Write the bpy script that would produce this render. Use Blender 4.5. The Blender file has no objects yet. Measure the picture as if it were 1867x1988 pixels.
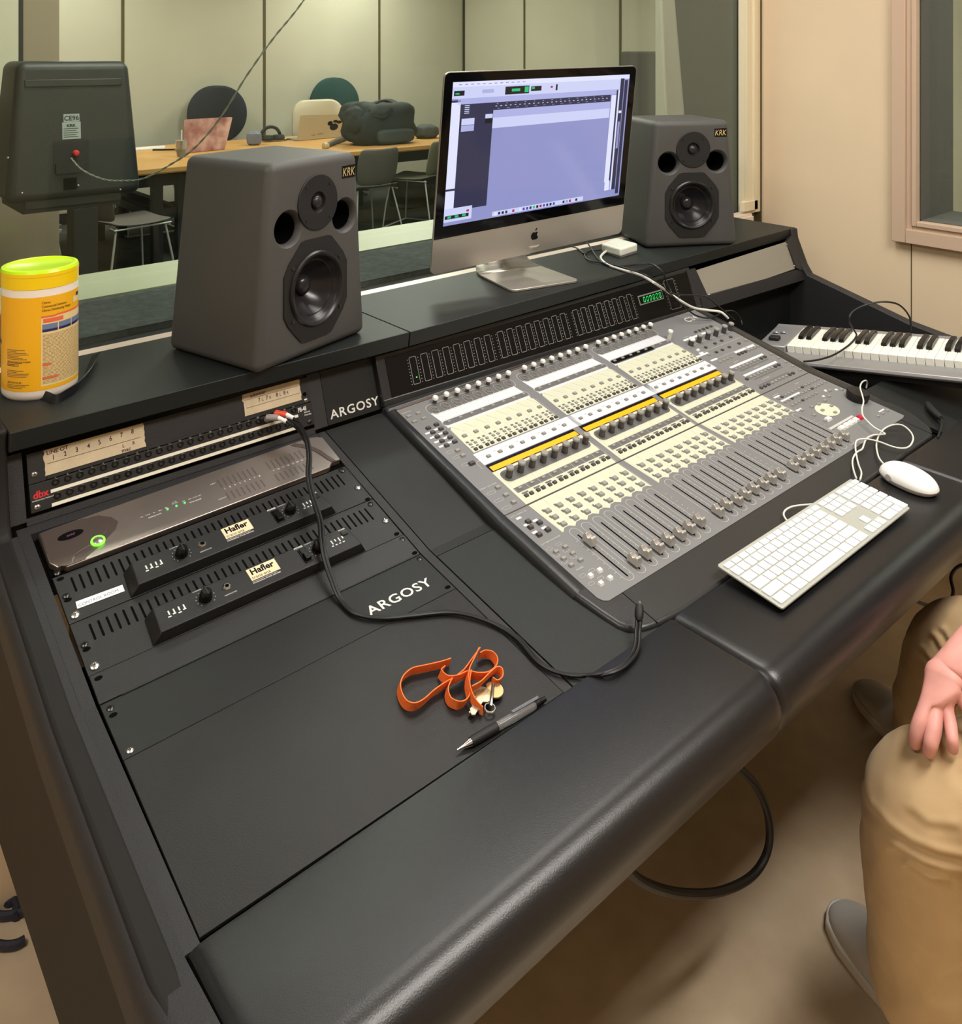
import bpy, bmesh, math, random
from mathutils import Vector, Matrix, noise
V = Vector
random.seed(7)
SC = bpy.context.scene
COL = SC.collection
PI = math.pi

# ------------------------------------------------------------------ camera
CAM = V((-.3322, -1.3799, 1.5609))
YAW, FPX, PPX, PPY = .70142, 1682.7, 908.8, 102.8      # level camera with a shifted lens (upright-corrected photo)
W, H = 1867, 1988
cd = bpy.data.cameras.new('camera'); cam = bpy.data.objects.new('camera', cd); COL.objects.link(cam)
cam.location = CAM; cam.rotation_euler = (PI/2, 0, -YAW)
cd.sensor_fit = 'HORIZONTAL'; cd.sensor_width = 36; cd.lens = 36*FPX/W
cd.shift_x = (W/2-PPX)/W; cd.shift_y = -(H/2-PPY)/W
cd.clip_start = .02; cd.clip_end = 60
SC.camera = cam

# ------------------------------------------------------------------ world, exposure, lights
SC.view_settings.view_transform = 'Standard'; SC.view_settings.look = 'None'
SC.view_settings.exposure = 0.0; SC.view_settings.gamma = 1.0; SC.view_settings.use_curve_mapping = False
wd = bpy.data.worlds.new('room_air'); SC.world = wd; wd.use_nodes = True
wd.node_tree.nodes['Background'].inputs[0].default_value = (.9, .93, 1, 1)
wd.node_tree.nodes['Background'].inputs[1].default_value = .05
SC.cycles.max_bounces = 8; SC.cycles.transparent_max_bounces = 16
SC.cycles.caustics_reflective = False; SC.cycles.caustics_refractive = False
SC.cycles.sample_clamp_indirect = 4

# name, location, size x, size y, watts, colour : ceiling light panels of both rooms
LAMPS = [((1.35, -.05, 2.62), 1.2, .5, 15, (1.0, .95, .89)),
         ((1.10, -1.52, 2.62), 1.2, .45, 48, (1.0, .94, .87)),
         ((-1.0, -.7, 2.62), .5, 1.2, 24, (1.0, .95, .89)),
         ((1.1, 1.17, 2.92), 1.5, .36, 44, (1.0, .98, .90)),
         ((3.4, 3.6, 2.92), .6, 1.2, 56, (1.0, .98, .90)),
         ((1.7, 5.9, 2.92), .6, 1.2, 44, (1.0, .98, .90)),
         ((4.9, 5.9, 2.92), .6, 1.2, 50, (1.0, .98, .90)),
         ((3.3, -1.0, 2.60), .5, .9, 16, (1.0, .97, .88))]
for i, (l, a, b, w, c) in enumerate(LAMPS):
    ld = bpy.data.lights.new('ceiling_lamp', 'AREA'); ld.shape = 'RECTANGLE'; ld.size = a; ld.size_y = b
    ld.energy = w; ld.color = c
    lo = bpy.data.objects.new('ceiling_lamp', ld); COL.objects.link(lo); lo.location = V(l)-V((0, 0, .03))

# ------------------------------------------------------------------ pixel helpers (frame 1867 x 1988) -> points in the room
RX = V((math.cos(YAW), -math.sin(YAW), 0)); FW = V((math.sin(YAW), math.cos(YAW), 0)); UP = V((0, 0, 1))
def ray(x, y): return RX*((x-PPX)/FPX) + FW - UP*((y-PPY)/FPX)
def atz(x, y, z): d = ray(x, y); return CAM + d*((z-CAM.z)/d.z)
def aty(x, y, Y): d = ray(x, y); return CAM + d*((Y-CAM.y)/d.y)
def atx(x, y, X): d = ray(x, y); return CAM + d*((X-CAM.x)/d.x)
def atp(x, y, o, n): d = ray(x, y); return CAM + d*((V(o)-CAM).dot(n)/d.dot(n))

# ------------------------------------------------------------------ materials
def lin(c):
    return tuple((v/12.92 if v <= .04045 else ((v+.055)/1.055)**2.4) for v in [x/255 for x in c])
MATS = {}
def mat(name, c=(128, 128, 128), rough=.5, metal=0, spec=.5, emit=0, ecol=None, bump=0, bscale=200, var=0, vscale=8, coat=0, trans=0, ior=1.45, c2=None, sheen=0):
    if name in MATS: return MATS[name]
    m = bpy.data.materials.new(name); m.use_nodes = True; nt = m.node_tree; b = nt.nodes['Principled BSDF']
    L = lin(c); b.inputs['Base Color'].default_value = (*L, 1); b.inputs['Roughness'].default_value = rough
    b.inputs['Metallic'].default_value = metal; b.inputs['Specular IOR Level'].default_value = spec
    b.inputs['IOR'].default_value = ior
    if coat: b.inputs['Coat Weight'].default_value = coat; b.inputs['Coat Roughness'].default_value = .15
    if trans: b.inputs['Transmission Weight'].default_value = trans
    if sheen: b.inputs['Sheen Weight'].default_value = sheen
    if emit:
        b.inputs['Emission Color'].default_value = (*lin(ecol or c), 1); b.inputs['Emission Strength'].default_value = emit
    if bump or var or c2:
        tc = nt.nodes.new('ShaderNodeTexCoord')
    if bump:
        n = nt.nodes.new('ShaderNodeTexNoise'); n.inputs['Scale'].default_value = bscale; n.inputs['Detail'].default_value = 3
        bp = nt.nodes.new('ShaderNodeBump'); bp.inputs['Strength'].default_value = bump; bp.inputs['Distance'].default_value = .002
        nt.links.new(tc.outputs['Object'], n.inputs['Vector']); nt.links.new(n.outputs['Fac'], bp.inputs['Height']); nt.links.new(bp.outputs['Normal'], b.inputs['Normal'])
    if var or c2:
        n = nt.nodes.new('ShaderNodeTexNoise'); n.inputs['Scale'].default_value = vscale; n.inputs['Detail'].default_value = 4
        r = nt.nodes.new('ShaderNodeValToRGB'); r.color_ramp.elements[0].position = .35; r.color_ramp.elements[1].position = .65
        k0 = lin(c2) if c2 else tuple(x*(1-var) for x in L); k1 = L if c2 else tuple(min(1, x*(1+var)) for x in L)
        r.color_ramp.elements[0].color = (*k0, 1); r.color_ramp.elements[1].color = (*k1, 1)
        nt.links.new(tc.outputs['Object'], n.inputs['Vector']); nt.links.new(n.outputs['Fac'], r.inputs['Fac']); nt.links.new(r.outputs['Color'], b.inputs['Base Color'])
    MATS[name] = m
    return m

# ------------------------------------------------------------------ mesh builder
class MB:
    def __init__(s): s.v = []; s.f = []; s.m = []; s.cur = 0
    def mat(s, i): s.cur = i; return s
    def add(s, vs, fs):
        o = len(s.v); s.v += [V(x) for x in vs]
        for f in fs: s.f.append([i+o for i in f]); s.m.append(s.cur)
        return s
    def box(s, x0, x1, y0, y1, z0, z1, F=None):
        F = F or ID
        vs = [F(x, y, z) for z in (z0, z1) for y in (y0, y1) for x in (x0, x1)]
        return s.add(vs, [(0, 2, 3, 1), (4, 5, 7, 6), (0, 1, 5, 4), (2, 6, 7, 3), (0, 4, 6, 2), (1, 3, 7, 5)])
    def prism(s, pts, z0, z1, F=None, cap=True):
        F = F or ID; n = len(pts)
        vs = [F(x, y, z0) for x, y in pts] + [F(x, y, z1) for x, y in pts]
        fs = [(i, (i+1) % n, n+(i+1) % n, n+i) for i in range(n)]
        if cap: fs += [tuple(range(n-1, -1, -1)), tuple(range(n, 2*n))]
        return s.add(vs, fs)
    def flat(s, pts, z=0, F=None):
        F = F or ID
        return s.add([F(x, y, z) for x, y in pts], [tuple(range(len(pts)))])
    def rect(s, x0, x1, y0, y1, z=0, F=None): return s.flat([(x0, y0), (x1, y0), (x1, y1), (x0, y1)], z, F)
    def lathe(s, prof, seg=24, F=None, cx=0, cy=0, sx=1, sy=1, cap=True):
        F = F or ID; vs = []; fs = []; n = len(prof)
        for r, z in prof:
            for k in range(seg):
                a = 2*PI*k/seg; vs.append(F(cx+r*math.cos(a)*sx, cy+r*math.sin(a)*sy, z))
        for j in range(n-1):
            for k in range(seg):
                k2 = (k+1) % seg; fs.append((j*seg+k, j*seg+k2, (j+1)*seg+k2, (j+1)*seg+k))
        if cap: fs += [tuple(range(seg-1, -1, -1)), tuple(range((n-1)*seg, n*seg))]
        return s.add(vs, fs)
    def cyl(s, cx, cy, z0, z1, r, F=None, seg=20, r2=None): return s.lathe([(r, z0), (r if r2 is None else r2, z1)], seg, F, cx, cy)
    def tube(s, pts, r, seg=8, closed=False, cap=True, ry=None, up=None):
        pts = [V(p) for p in pts]; n = len(pts); vs = []; fs = []; prev = None
        rr = r if isinstance(r, (list, tuple)) else [r]*n
        for i, p in enumerate(pts):
            a = pts[(i-1) % n] if (closed or i) else p; b = pts[(i+1) % n] if (closed or i < n-1) else p
            t = (b-a).normalized() if (b-a).length > 1e-9 else V((0, 0, 1))
            if prev is None: u = t.cross(up if up else V((0, 0, 1)))
            else: u = prev - t*prev.dot(t)
            if u.length < 1e-5: u = t.cross(V((0, 1, .1)))
            u.normalize(); prev = u; w = t.cross(u)
            for k in range(seg):
                an = 2*PI*k/seg; vs.append(p + u*math.cos(an)*rr[i] + w*math.sin(an)*(ry if ry else rr[i]))
        m = n if closed else n-1
        for i in range(m):
            j = (i+1) % n
            for k in range(seg):
                k2 = (k+1) % seg; fs.append((i*seg+k, i*seg+k2, j*seg+k2, j*seg+k))
        if not closed and cap: fs += [tuple(range(seg-1, -1, -1)), tuple(range((n-1)*seg, n*seg))]
        return s.add(vs, fs)
    def ribbon(s, pts, wdirs, w, t):
        # a strap: centre points, width directions, width, thickness
        pts = [V(p) for p in pts]; n = len(pts); vs = []; fs = []
        for i, p in enumerate(pts):
            a = pts[max(i-1, 0)]; b = pts[min(i+1, n-1)]; tg = (b-a).normalized(); wd = V(wdirs[i] if isinstance(wdirs, list) else wdirs)
            wd = (wd - tg*wd.dot(tg)).normalized(); nn = tg.cross(wd)
            for q in ((-1, -1), (1, -1), (1, 1), (-1, 1)): vs.append(p + wd*q[0]*w/2 + nn*q[1]*t/2)
        for i in range(n-1):
            for k in range(4): fs.append((i*4+k, i*4+(k+1) % 4, (i+1)*4+(k+1) % 4, (i+1)*4+k))
        fs += [(3, 2, 1, 0), tuple((n-1)*4+k for k in range(4))]
        return s.add(vs, fs)
def ID(x, y, z): return V((x, y, z))
def frame(o, X, Y, Z=None):
    o, X, Y = V(o), V(X).normalized(), V(Y).normalized(); Z = V(Z) if Z else X.cross(Y)
    return lambda x, y, z: o + X*x + Y*y + Z*z
def quad(bl, br, tl, tr, w, h):
    # flat patch: local x 0..w, y 0..h spread over four coplanar corners, z along its normal
    bl, br, tl, tr = map(V, (bl, br, tl, tr)); n = (br-bl).cross(tl-bl).normalized()
    def F(x, y, z):
        a, b = x/w, y/h
        return bl*(1-a)*(1-b) + br*a*(1-b) + tl*(1-a)*b + tr*a*b + n*z
    F.n = n
    return F
def smooth(pts, k=6, closed=False):
    pts = [V(p) for p in pts]; n = len(pts); out = []
    for i in range(n if closed else n-1):
        g = (lambda j: pts[j % n]) if closed else (lambda j: pts[min(max(j, 0), n-1)])
        a, b, c, d = g(i-1), g(i), g(i+1), g(i+2)
        for q in range(k):
            t = q/k; out.append(.5*((2*b) + (c-a)*t + (2*a-5*b+4*c-d)*t*t + (3*b-a-3*c+d)*t**3))
    if not closed: out.append(pts[-1])
    return out

def wloc(o):
    l = V((0, 0, 0))
    while o: l += o.location; o = o.parent
    return l
def mesh_of(name, mb, mats, sharp=35, centre=None):
    c = centre if centre is not None else (sum(((v) for v in mb.v), V((0, 0, 0)))/max(1, len(mb.v)))
    me = bpy.data.meshes.new(name); me.from_pydata([tuple(v-c) for v in mb.v], [], mb.f)
    for m in (mats if isinstance(mats, (list, tuple)) else [mats]): me.materials.append(m)
    if len(me.materials) > 1: me.polygons.foreach_set('material_index', mb.m)
    bm = bmesh.new(); bm.from_mesh(me); bmesh.ops.recalc_face_normals(bm, faces=bm.faces); bm.to_mesh(me); bm.free()
    if sharp:
        me.polygons.foreach_set('use_smooth', [True]*len(me.polygons)); me.set_sharp_from_angle(angle=math.radians(sharp))
    me.update()
    return me, c
def props(o, label=None, cat=None, group=None, kind=None):
    if label: o['label'] = label
    if cat: o['category'] = cat
    if group: o['group'] = group
    if kind: o['kind'] = kind
    return o
def build(name, mb, mats, parent=None, label=None, cat=None, group=None, kind=None, bevel=0, bseg=2, sub=0, sharp=35, solid=0):
    me, c = mesh_of(name, mb, mats, sharp)
    o = bpy.data.objects.new(name, me); COL.objects.link(o)
    if parent: o.parent = parent; o.location = c-wloc(parent)
    else: o.location = c
    if solid:
        d = o.modifiers.new('thick', 'SOLIDIFY'); d.thickness = solid; d.offset = 0
    if bevel:
        b = o.modifiers.new('bevel', 'BEVEL'); b.width = bevel; b.segments = bseg; b.limit_method = 'ANGLE'; b.angle_limit = math.radians(40); b.harden_normals = False
    if sub:
        b = o.modifiers.new('sub', 'SUBSURF'); b.levels = b.render_levels = sub
    return props(o, label, cat, group, kind)
def thing(name, loc, label, cat, group=None):
    o = bpy.data.objects.new(name, None); COL.objects.link(o); o.location = V(loc); o.empty_display_size = .05
    return props(o, label, cat, group)
def struct(name, mb, mats, **k): return build(name, mb, mats, kind='structure', **k)
def inst(src, delta, parent, name=None):
    o = src.copy(); COL.objects.link(o); o.parent = parent
    o.location = src.location + V(delta)
    return o
def tree(src, delta):
    # a copy of a thing, its parts and their sub-parts, moved by delta
    r = src.copy(); COL.objects.link(r); r.location = src.location + V(delta)
    def kids(a, b):
        for ch in list(a.children):
            if ch is b: continue
            c = ch.copy(); COL.objects.link(c); c.parent = b; kids(ch, c)
    kids(src, r)
    return r
_tx = {}
def glyphs(s, bold=0, shear=0, spacing=1):
    key = (s, bold, shear, spacing)
    if key not in _tx:
        cu = bpy.data.curves.new('lettering', 'FONT'); cu.body = s; cu.size = 1; cu.offset = bold; cu.shear = shear; cu.space_character = spacing
        cu.resolution_u = 3; cu.fill_mode = 'FRONT'
        ob = bpy.data.objects.new('lettering', cu); COL.objects.link(ob)
        dg = bpy.context.evaluated_depsgraph_get(); me = bpy.data.meshes.new_from_object(ob.evaluated_get(dg))
        vs = [v.co.copy() for v in me.vertices]; fs = [tuple(p.vertices) for p in me.polygons]
        bpy.data.objects.remove(ob); bpy.data.curves.remove(cu); bpy.data.meshes.remove(me)
        _tx[key] = (vs, fs)
    return _tx[key]
def put_text(mb, s, F, x, y, z, size, align='l', bold=0, shear=0, rot=0, wide=1, spacing=1, d=(1, 0)):
    vs, fs = glyphs(s, bold, shear, spacing)
    if not vs: return mb
    x0 = min(v.x for v in vs); x1 = max(v.x for v in vs); off = {'l': x0, 'c': (x0+x1)/2, 'r': x1}[align]
    c, sn = math.cos(rot), math.sin(rot)
    P = []
    for v in vs:
        a, b = (v.x-off)*size*wide, v.y*size; P.append(F(x+a*c-b*sn, y+a*sn+b*c, z))
    return mb.add(P, fs)
def text_w(s, **k):
    vs, _ = glyphs(s, **k); return max(v.x for v in vs)-min(v.x for v in vs)
def rrect(x0, x1, y0, y1, r, k=4):
    out = []
    for cx, cy, a0 in ((x1-r, y1-r, 0), (x0+r, y1-r, 90), (x0+r, y0+r, 180), (x1-r, y0+r, 270)):
        for i in range(k+1):
            a = math.radians(a0+90*i/k); out.append((cx+r*math.cos(a), cy+r*math.sin(a)))
    return out
def ring2d(mb, pts, t, z, F):
    # thin outline following a closed polygon
    n = len(pts); cx = sum(p[0] for p in pts)/n; cy = sum(p[1] for p in pts)/n; inner = []
    for i in range(n):
        a, b = V(pts[i-1]), V(pts[(i+1) % n]); d = (b-a).normalized(); nx, ny = -d.y, d.x
        inner.append((pts[i][0]+nx*t, pts[i][1]+ny*t))
    vs = [F(x, y, z) for x, y in pts]+[F(x, y, z) for x, y in inner]
    return mb.add(vs, [(i, (i+1) % n, n+(i+1) % n, n+i) for i in range(n)])

# ------------------------------------------------------------------ palette
M_lam = mat('black_laminate', (29, 33, 32), .48, bump=.2, bscale=900, spec=.4)
M_lam2 = mat('black_laminate_smooth', (24, 26, 26), .46, bump=.1, bscale=600, var=.12, vscale=5, spec=.38)
M_fab = mat('rail_vinyl', (35, 35, 37), .55, bump=.3, bscale=700)
M_vinyl = mat('black_leatherette', (22, 22, 24), .33, bump=.10, bscale=700, spec=.55)
M_metal_blk = mat('black_painted_metal', (25, 25, 26), .42, bump=.2, bscale=1200)
M_glossblk = mat('gloss_black', (11, 11, 12), .25, spec=.35)
M_rub = mat('black_rubber', (22, 22, 23), .6)
M_dark = mat('dark_void', (3, 3, 3), .9, spec=.1)
M_white = mat('white_plastic', (232, 232, 230), .35)
M_print = mat('white_print', (215, 215, 212), .6)
M_screw = mat('screw_steel', (190, 188, 185), .28, metal=1)
M_chrome = mat('chrome', (215, 215, 215), .15, metal=1)
# ================================================================== the room
M_wallR = mat('cream_wall', (222, 202, 172), .8, var=.03, vscale=2)
M_frameR = mat('taupe_frame_paint', (196, 172, 150), .45)
M_frameW = mat('cream_frame_paint', (226, 214, 184), .45)
M_floor = mat('beige_floor', (208, 190, 162), .4, c2=(196, 177, 149), vscale=14, bump=.05, bscale=40)
M_ceil = mat('white_ceiling', (225, 222, 214), .9)
M_backwall = mat('green_cream_wall', (192, 188, 168), .8, var=.03, vscale=1.5)
M_seam = mat('wall_seam', (84, 76, 48), .7)
M_carpet = mat('dark_carpet', (66, 66, 62), .95, c2=(50, 50, 48), vscale=5, bump=.5, bscale=300)
M_sillc = mat('grey_carpet_sill', (74, 80, 79), .95, c2=(58, 63, 62), vscale=60, bump=.8, bscale=500)
M_strip = mat('pale_green_strip', (160, 164, 140), .5)
M_fabric = mat('grey_acoustic_fabric', (92, 92, 86), .95, bump=.5, bscale=700)
M_jamb = mat('grey_jamb_paint', (168, 164, 148), .7)
M_colb = mat('brown_column_paint', (140, 128, 108), .7)
def glass_mat():
    m = bpy.data.materials.new('window_glass'); m.use_nodes = True; nt = m.node_tree; nt.nodes.clear()
    o = nt.nodes.new('ShaderNodeOutputMaterial'); t = nt.nodes.new('ShaderNodeBsdfTransparent'); g = nt.nodes.new('ShaderNodeBsdfGlossy')
    mx = nt.nodes.new('ShaderNodeMixShader'); lw = nt.nodes.new('ShaderNodeLayerWeight'); pw = nt.nodes.new('ShaderNodeMath'); pw.operation = 'POWER'; pw.inputs[1].default_value = 3.5; lw.inputs[0].default_value = .5
    fr = nt.nodes.new('ShaderNodeMath'); fr.operation = 'MULTIPLY_ADD'; fr.inputs[1].default_value = .7; fr.inputs[2].default_value = .012
    nt.links.new(lw.outputs['Facing'], pw.inputs[0]); nt.links.new(pw.outputs[0], fr.inputs[0])
    t.inputs['Color'].default_value = (.955, .975, .955, 1); g.inputs['Roughness'].default_value = .0; g.inputs['Color'].default_value = (.85, .95, .88, 1)
    nt.links.new(fr.outputs[0], mx.inputs[0]); nt.links.new(t.outputs[0], mx.inputs[1]); nt.links.new(g.outputs[0], mx.inputs[2]); nt.links.new(mx.outputs[0], o.inputs[0])
    return m
M_glass = glass_mat()

XW = 2.52; YG = .37                                   # right wall plane, glass wall plane
struct('floor', MB().box(-2.6, XW, -3.6, YG, -.05, 0), M_floor)
struct('ceiling', MB().box(-2.6, XW, -3.6, YG, 2.7, 2.75), M_ceil)
struct('wall_left', MB().box(-2.7, -2.6, -3.6, YG, 0, 2.7), M_wallR)
struct('wall_behind', MB().box(-2.7, XW+.1, -3.7, -3.6, 0, 2.7), M_wallR)
# the glass wall: parapet below, lintel above, side piece
mb = MB().box(-2.6, XW, YG, YG+.12, 0, .93).box(-2.6, XW, YG, YG+.12, 2.55, 2.7).box(-2.6, -1.6, YG, YG+.12, .93, 2.55)
struct('wall_front', mb, M_wallR)
# right wall with an opening for the side window
wy0, wy1, wz0, wz1 = -1.75, -.21, 1.03, 2.1
mb = MB().box(XW, XW+.14, wy1, YG+.12, 0, 2.7).box(XW, XW+.14, -3.6, wy0, 0, 2.7).box(XW, XW+.14, wy0, wy1, 0, wz0).box(XW, XW+.14, wy0, wy1, wz1, 2.7)
w = struct('wall_right', mb, M_wallR)
mb = MB().box(XW-.001, XW+.002, -.186, -.183, 0, .96)
struct('trim_1', mb, M_seam)
# taupe frame of the side window, stepped profile
mb = MB()
def win_ring(mb, x0, x1, a, b):
    y0, y1, z0, z1 = wy0-a, wy1+a, wz0-a*.92, wz1+a; q = b
    mb.box(x0, x1, y0, y0+q, z0, z1); mb.box(x0, x1, y1-q, y1, z0, z1); mb.box(x0, x1, y0+q, y1-q, z0, z0+q); mb.box(x0, x1, y0+q, y1-q, z1-q, z1)
win_ring(mb, XW-.030, XW, .076, .044); win_ring(mb, XW-.019, XW, .034, .020); win_ring(mb, XW-.027, XW+.1, .015, .015)
w2 = struct('window_2', mb, M_frameR, bevel=.002)
x2 = XW+.25
mb = MB().box(XW+.004, x2, wy1-.004, wy1+.02, wz0, wz1).box(XW+.004, x2, wy0-.02, wy0+.004, wz0, wz1).box(XW+.004, x2, wy0, wy1, wz0-.02, wz0+.004).box(XW+.004, x2, wy0, wy1, wz1-.004, wz1+.02)
build('window_reveal', mb, M_fabric, w2, label='dark grey fabric lined reveal')
build('window_pane', MB().box(XW+.06, XW+.066, wy0, wy1, wz0, wz1), M_glass, w2)
# the room behind the side window
mb = MB().box(x2, 4.6, -3, .3, .6, .66).box(4.5, 4.6, -3, .3, .6, 2.7).box(x2, 4.6, .2, .3, .6, 2.7).box(x2, 4.6, -3.1, -3, .6, 2.7).box(x2, 4.6, -3, .3, 2.65, 2.7)
mb.box(x2, x2+.01, wy1+.02, .3, .6, 2.7).box(x2, x2+.01, -3, wy1+.02, .6, wz0-.02)
struct('wall_booth', mb, M_backwall)
# cream frame at the right end of the glass wall
mb = MB().box(2.412, 2.512, YG-.028, YG, .985, 2.52).box(2.412, 2.452, YG-.036, YG-.026, 1.035, 2.52).box(2.447, 2.470, YG-.044, YG-.026, 1.0, 2.52)
mb.box(-1.6, 2.512, YG-.028, YG, 2.52, 2.62).box(2.38, 2.47, YG-.044, YG-.026, 1.0, 1.035)
struct('trim_2', mb, M_frameW, bevel=.002)
struct('trim_3', MB().box(2.512, 2.518, YG-.03, YG-.004, .93, 2.3), M_seam)
# sill: pale metal stop, black gap, lip, carpet, second glass, pale strip
mb = MB().box(-1.6, 2.42, YG-.052, YG-.004, .93, .992).box(-1.6, 2.42, YG-.058, YG-.04, .93, .984)
M_stop = mat('cream_metal_stop', (222, 206, 190), .3)
struct('trim_4', mb, M_stop, bevel=.002)
struct('trim_5', MB().box(-1.6, 2.42, YG-.003, YG+.045, .93, .985), M_rub)
struct('trim_6', MB().box(-1.6, 2.42, .417, .47, .95, .999).box(-1.6, 2.42, .477, .692, .95, .996).box(-1.6, 2.42, .46, .48, .95, .990), M_sillc)
struct('trim_7', MB().box(-1.6, 2.42, .692, .925, .93, 1.0), M_strip)
struct('wall_live_low', MB().box(-1.6, 2.42, .80, .925, 0, .93), M_backwall)
mb = MB().box(-1.6, 2.412, YG+.004, YG+.010, .98, 2.55)
w1 = struct('window_1', MB().box(-1.6, 2.42, YG+.0, YG+.014, .975, .982), M_rub)
build('window_pane', mb, M_glass, w1)
gt = []
for X in (-1.6, 2.412):
    gt += [V((X, .672, .995)), V((X, .678, .995)), V((X, .761, 2.55)), V((X, .755, 2.55))]
build('window_pane', MB().add(gt, [(0, 1, 2, 3), (7, 6, 5, 4), (0, 4, 5, 1), (1, 5, 6, 2), (2, 6, 7, 3), (3, 7, 4, 0)]), M_glass, w1)
# right reveal: grey fabric then painted jamb
F = lambda x, y, z: V((x, y, z))
vs = [V((2.42, .38, .93)), V((2.42, .565, .93)), V((2.42, .731, 2.55)), V((2.42, .38, 2.55))]
vs += [p+V((.04, 0, 0)) for p in vs]
struct('trim_8', MB().add(vs, [(0, 1, 2, 3), (7, 6, 5, 4), (0, 4, 5, 1), (1, 5, 6, 2), (2, 6, 7, 3), (3, 7, 4, 0)]), M_fabric)
struct('trim_9', MB().box(2.424, 2.56, .45, .745, .93, 2.6), M_jamb)
struct('trim_10', MB().box(-1.6, 2.52, .38, .93, 2.55, 2.6), M_jamb)
# live room
YF = 7.02; XF = 6.69
struct('floor_live', MB().box(-2.6, XF, .925, YF, -.05, 0), M_carpet)
struct('ceiling_live', MB().box(-2.6, XF, .12, YF, 3.0, 3.05), M_ceil)
struct('wall_far', MB().box(-2.6, XF, YF, YF+.1, 0, 3), M_backwall)
struct('wall_far_right', MB().box(XF, XF+.1, .3, YF, 0, 3), M_backwall)
struct('wall_live_left', MB().box(-2.7, -2.6, .3, YF, 0, 3), M_backwall)
struct('wall_live_near', MB().box(2.56, XF, .38, .5, 0, 3).box(-2.6, -1.6, .5, .93, 0, 3).box(-2.6, 2.56, .49, .93, 2.6, 3), M_backwall)
k = 11
for px in (238, 513, 736):
    x = aty(px, 0, YF).x; struct('trim_%d' % k, MB().box(x-.014, x+.014, YF-.006, YF, 0, 3), M_seam); k += 1
struct('trim_%d' % k, MB().box(XF-.022, XF, YF-.022, YF, 0, 3), mat('dark_corner_seam', (60, 58, 44), .6)); k += 1
for px in (1018, 1204):
    y = atx(px, 0, XF).y; struct('trim_%d' % k, MB().box(XF-.006, XF, y-.014, y+.014, 0, 3), M_seam); k += 1
struct('baseboard_far', MB().box(-2.6, XF, YF-.02, YF, 0, .1), M_rub)
# the brown column on the left with a framed board
cl, cr = aty(-120, 0, 2.3).x, aty(115, 0, 2.3).x
struct('wall_column', MB().box(cl, cr, 2.3, 2.6, 0, 3), M_colb)
# ceiling lights of both rooms
for i, (l, a, b, w_, c) in enumerate(LAMPS):
    t = thing('ceiling_light', V(l)+V((0, 0, .0)), ['rectangular ceiling light over the mixing desk', 'rectangular ceiling light behind the camera', 'ceiling light left of the desk',
        'wide ceiling light close to the glass in the far room', 'ceiling light over the middle of the far room', 'ceiling light over the left end of the wooden table',
        'ceiling light over the right end of the wooden table', 'ceiling light in the booth behind the side window'][i], 'light', 'rectangular ceiling lights')
    h = .08
    mb = MB()
    for q in ((-a/2-.03, -a/2, -b/2-.03, b/2+.03), (a/2, a/2+.03, -b/2-.03, b/2+.03), (-a/2, a/2, -b/2-.03, -b/2), (-a/2, a/2, b/2, b/2+.03)): mb.box(l[0]+q[0], l[0]+q[1], l[1]+q[2], l[1]+q[3], l[2]-.01, l[2]+h)
    build('light_frame', mb, M_white, t)
    build('diffuser', MB().box(l[0]-a/2, l[0]+a/2, l[1]-b/2, l[1]+b/2, l[2]+.0, l[2]+.01), mat('lit_diffuser', (255, 250, 240), .5, emit=3.0), t)

# ================================================================== the desk
def D(t): return V((0, math.cos(t), math.sin(t)))
TU, TL = .2533, .1456
R0 = V((.0029, -.291, .7728))                     # rack line where the two slopes meet
nU = V((0, -math.sin(TU), math.cos(TU))); nL = V((0, -math.sin(TL), math.cos(TL)))
U1 = .04445
# rack patches: local x 0..482.6 mm, y upward along the slope in mm
RA = quad(atp(193, 1370, R0, nU), atp(814.7, 1076, R0, nU), atp(71, 1041, R0, nU), atp(620, 846, R0, nU), 482.6, 7*44.45)
RA.n = nU
RL = quad(atp(388, 1823, R0, nL), atp(1094, 1346, R0, nL), atp(193, 1370, R0, nL), atp(814.7, 1076, R0, nL), 482.6, 309)
mm = lambda F: (lambda x, y, z: F(x, y, z/1000))
RA, RL = mm(RA), mm(RL)
def surf(y):                                       # height of the desk's sloping deck at depth y
    return R0.z + (y-R0.y)*math.tan(TU if y > R0.y else TL)
T2 = 1.2384; UO = V((.0061, .0355, .8663))
nR = V((0, -math.sin(T2), math.cos(T2)))
UR = quad(atp(60, 999, UO, nR), atp(610, 824, UO, nR), atp(51, 887, UO, nR), atp(596, 736, UO, nR), 482.6, 88.9); UR = mm(UR)

desk = thing('mixing_desk', (1.1, -.3, 0), 'long black studio mixing desk with padded armrest and raised rear shelf', 'desk')
ZS = 1.0
def part(name, mb, m, **k): return build(name, mb, m, desk, **k)
# rear shelf in two boards with a sloped front edge
def shelf_board(x0, x1, yf0, yf1, yb):
    mb = MB(); z = ZS
    p = lambda x, yf: [(yf, z), (yb, z), (yb, z-.025), (yf+.045, z-.025), (yf+.03, z-.031), (yf+.005, z-.031)]
    a = [V((x0, y, zz)) for y, zz in p(x0, yf0)]; b = [V((x1, y, zz)) for y, zz in p(x1, yf1)]; n = 6
    mb.add(a+b, [(i, (i+1) % n, n+(i+1) % n, n+i) for i in range(n)]+[tuple(range(n-1, -1, -1)), tuple(range(n, 2*n))])
    return mb
part('shelf', shelf_board(-.024, .7015, .032, .026, .312), M_lam, bevel=.0015)
sh = part('shelf', shelf_board(.7035, 2.268, .026, .070, .312), M_lam, bevel=.0015)
# support box under the shelf
part('back_panel', MB().box(-.02, 2.24, .30, .312, .58, .97), M_lam2)
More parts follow.
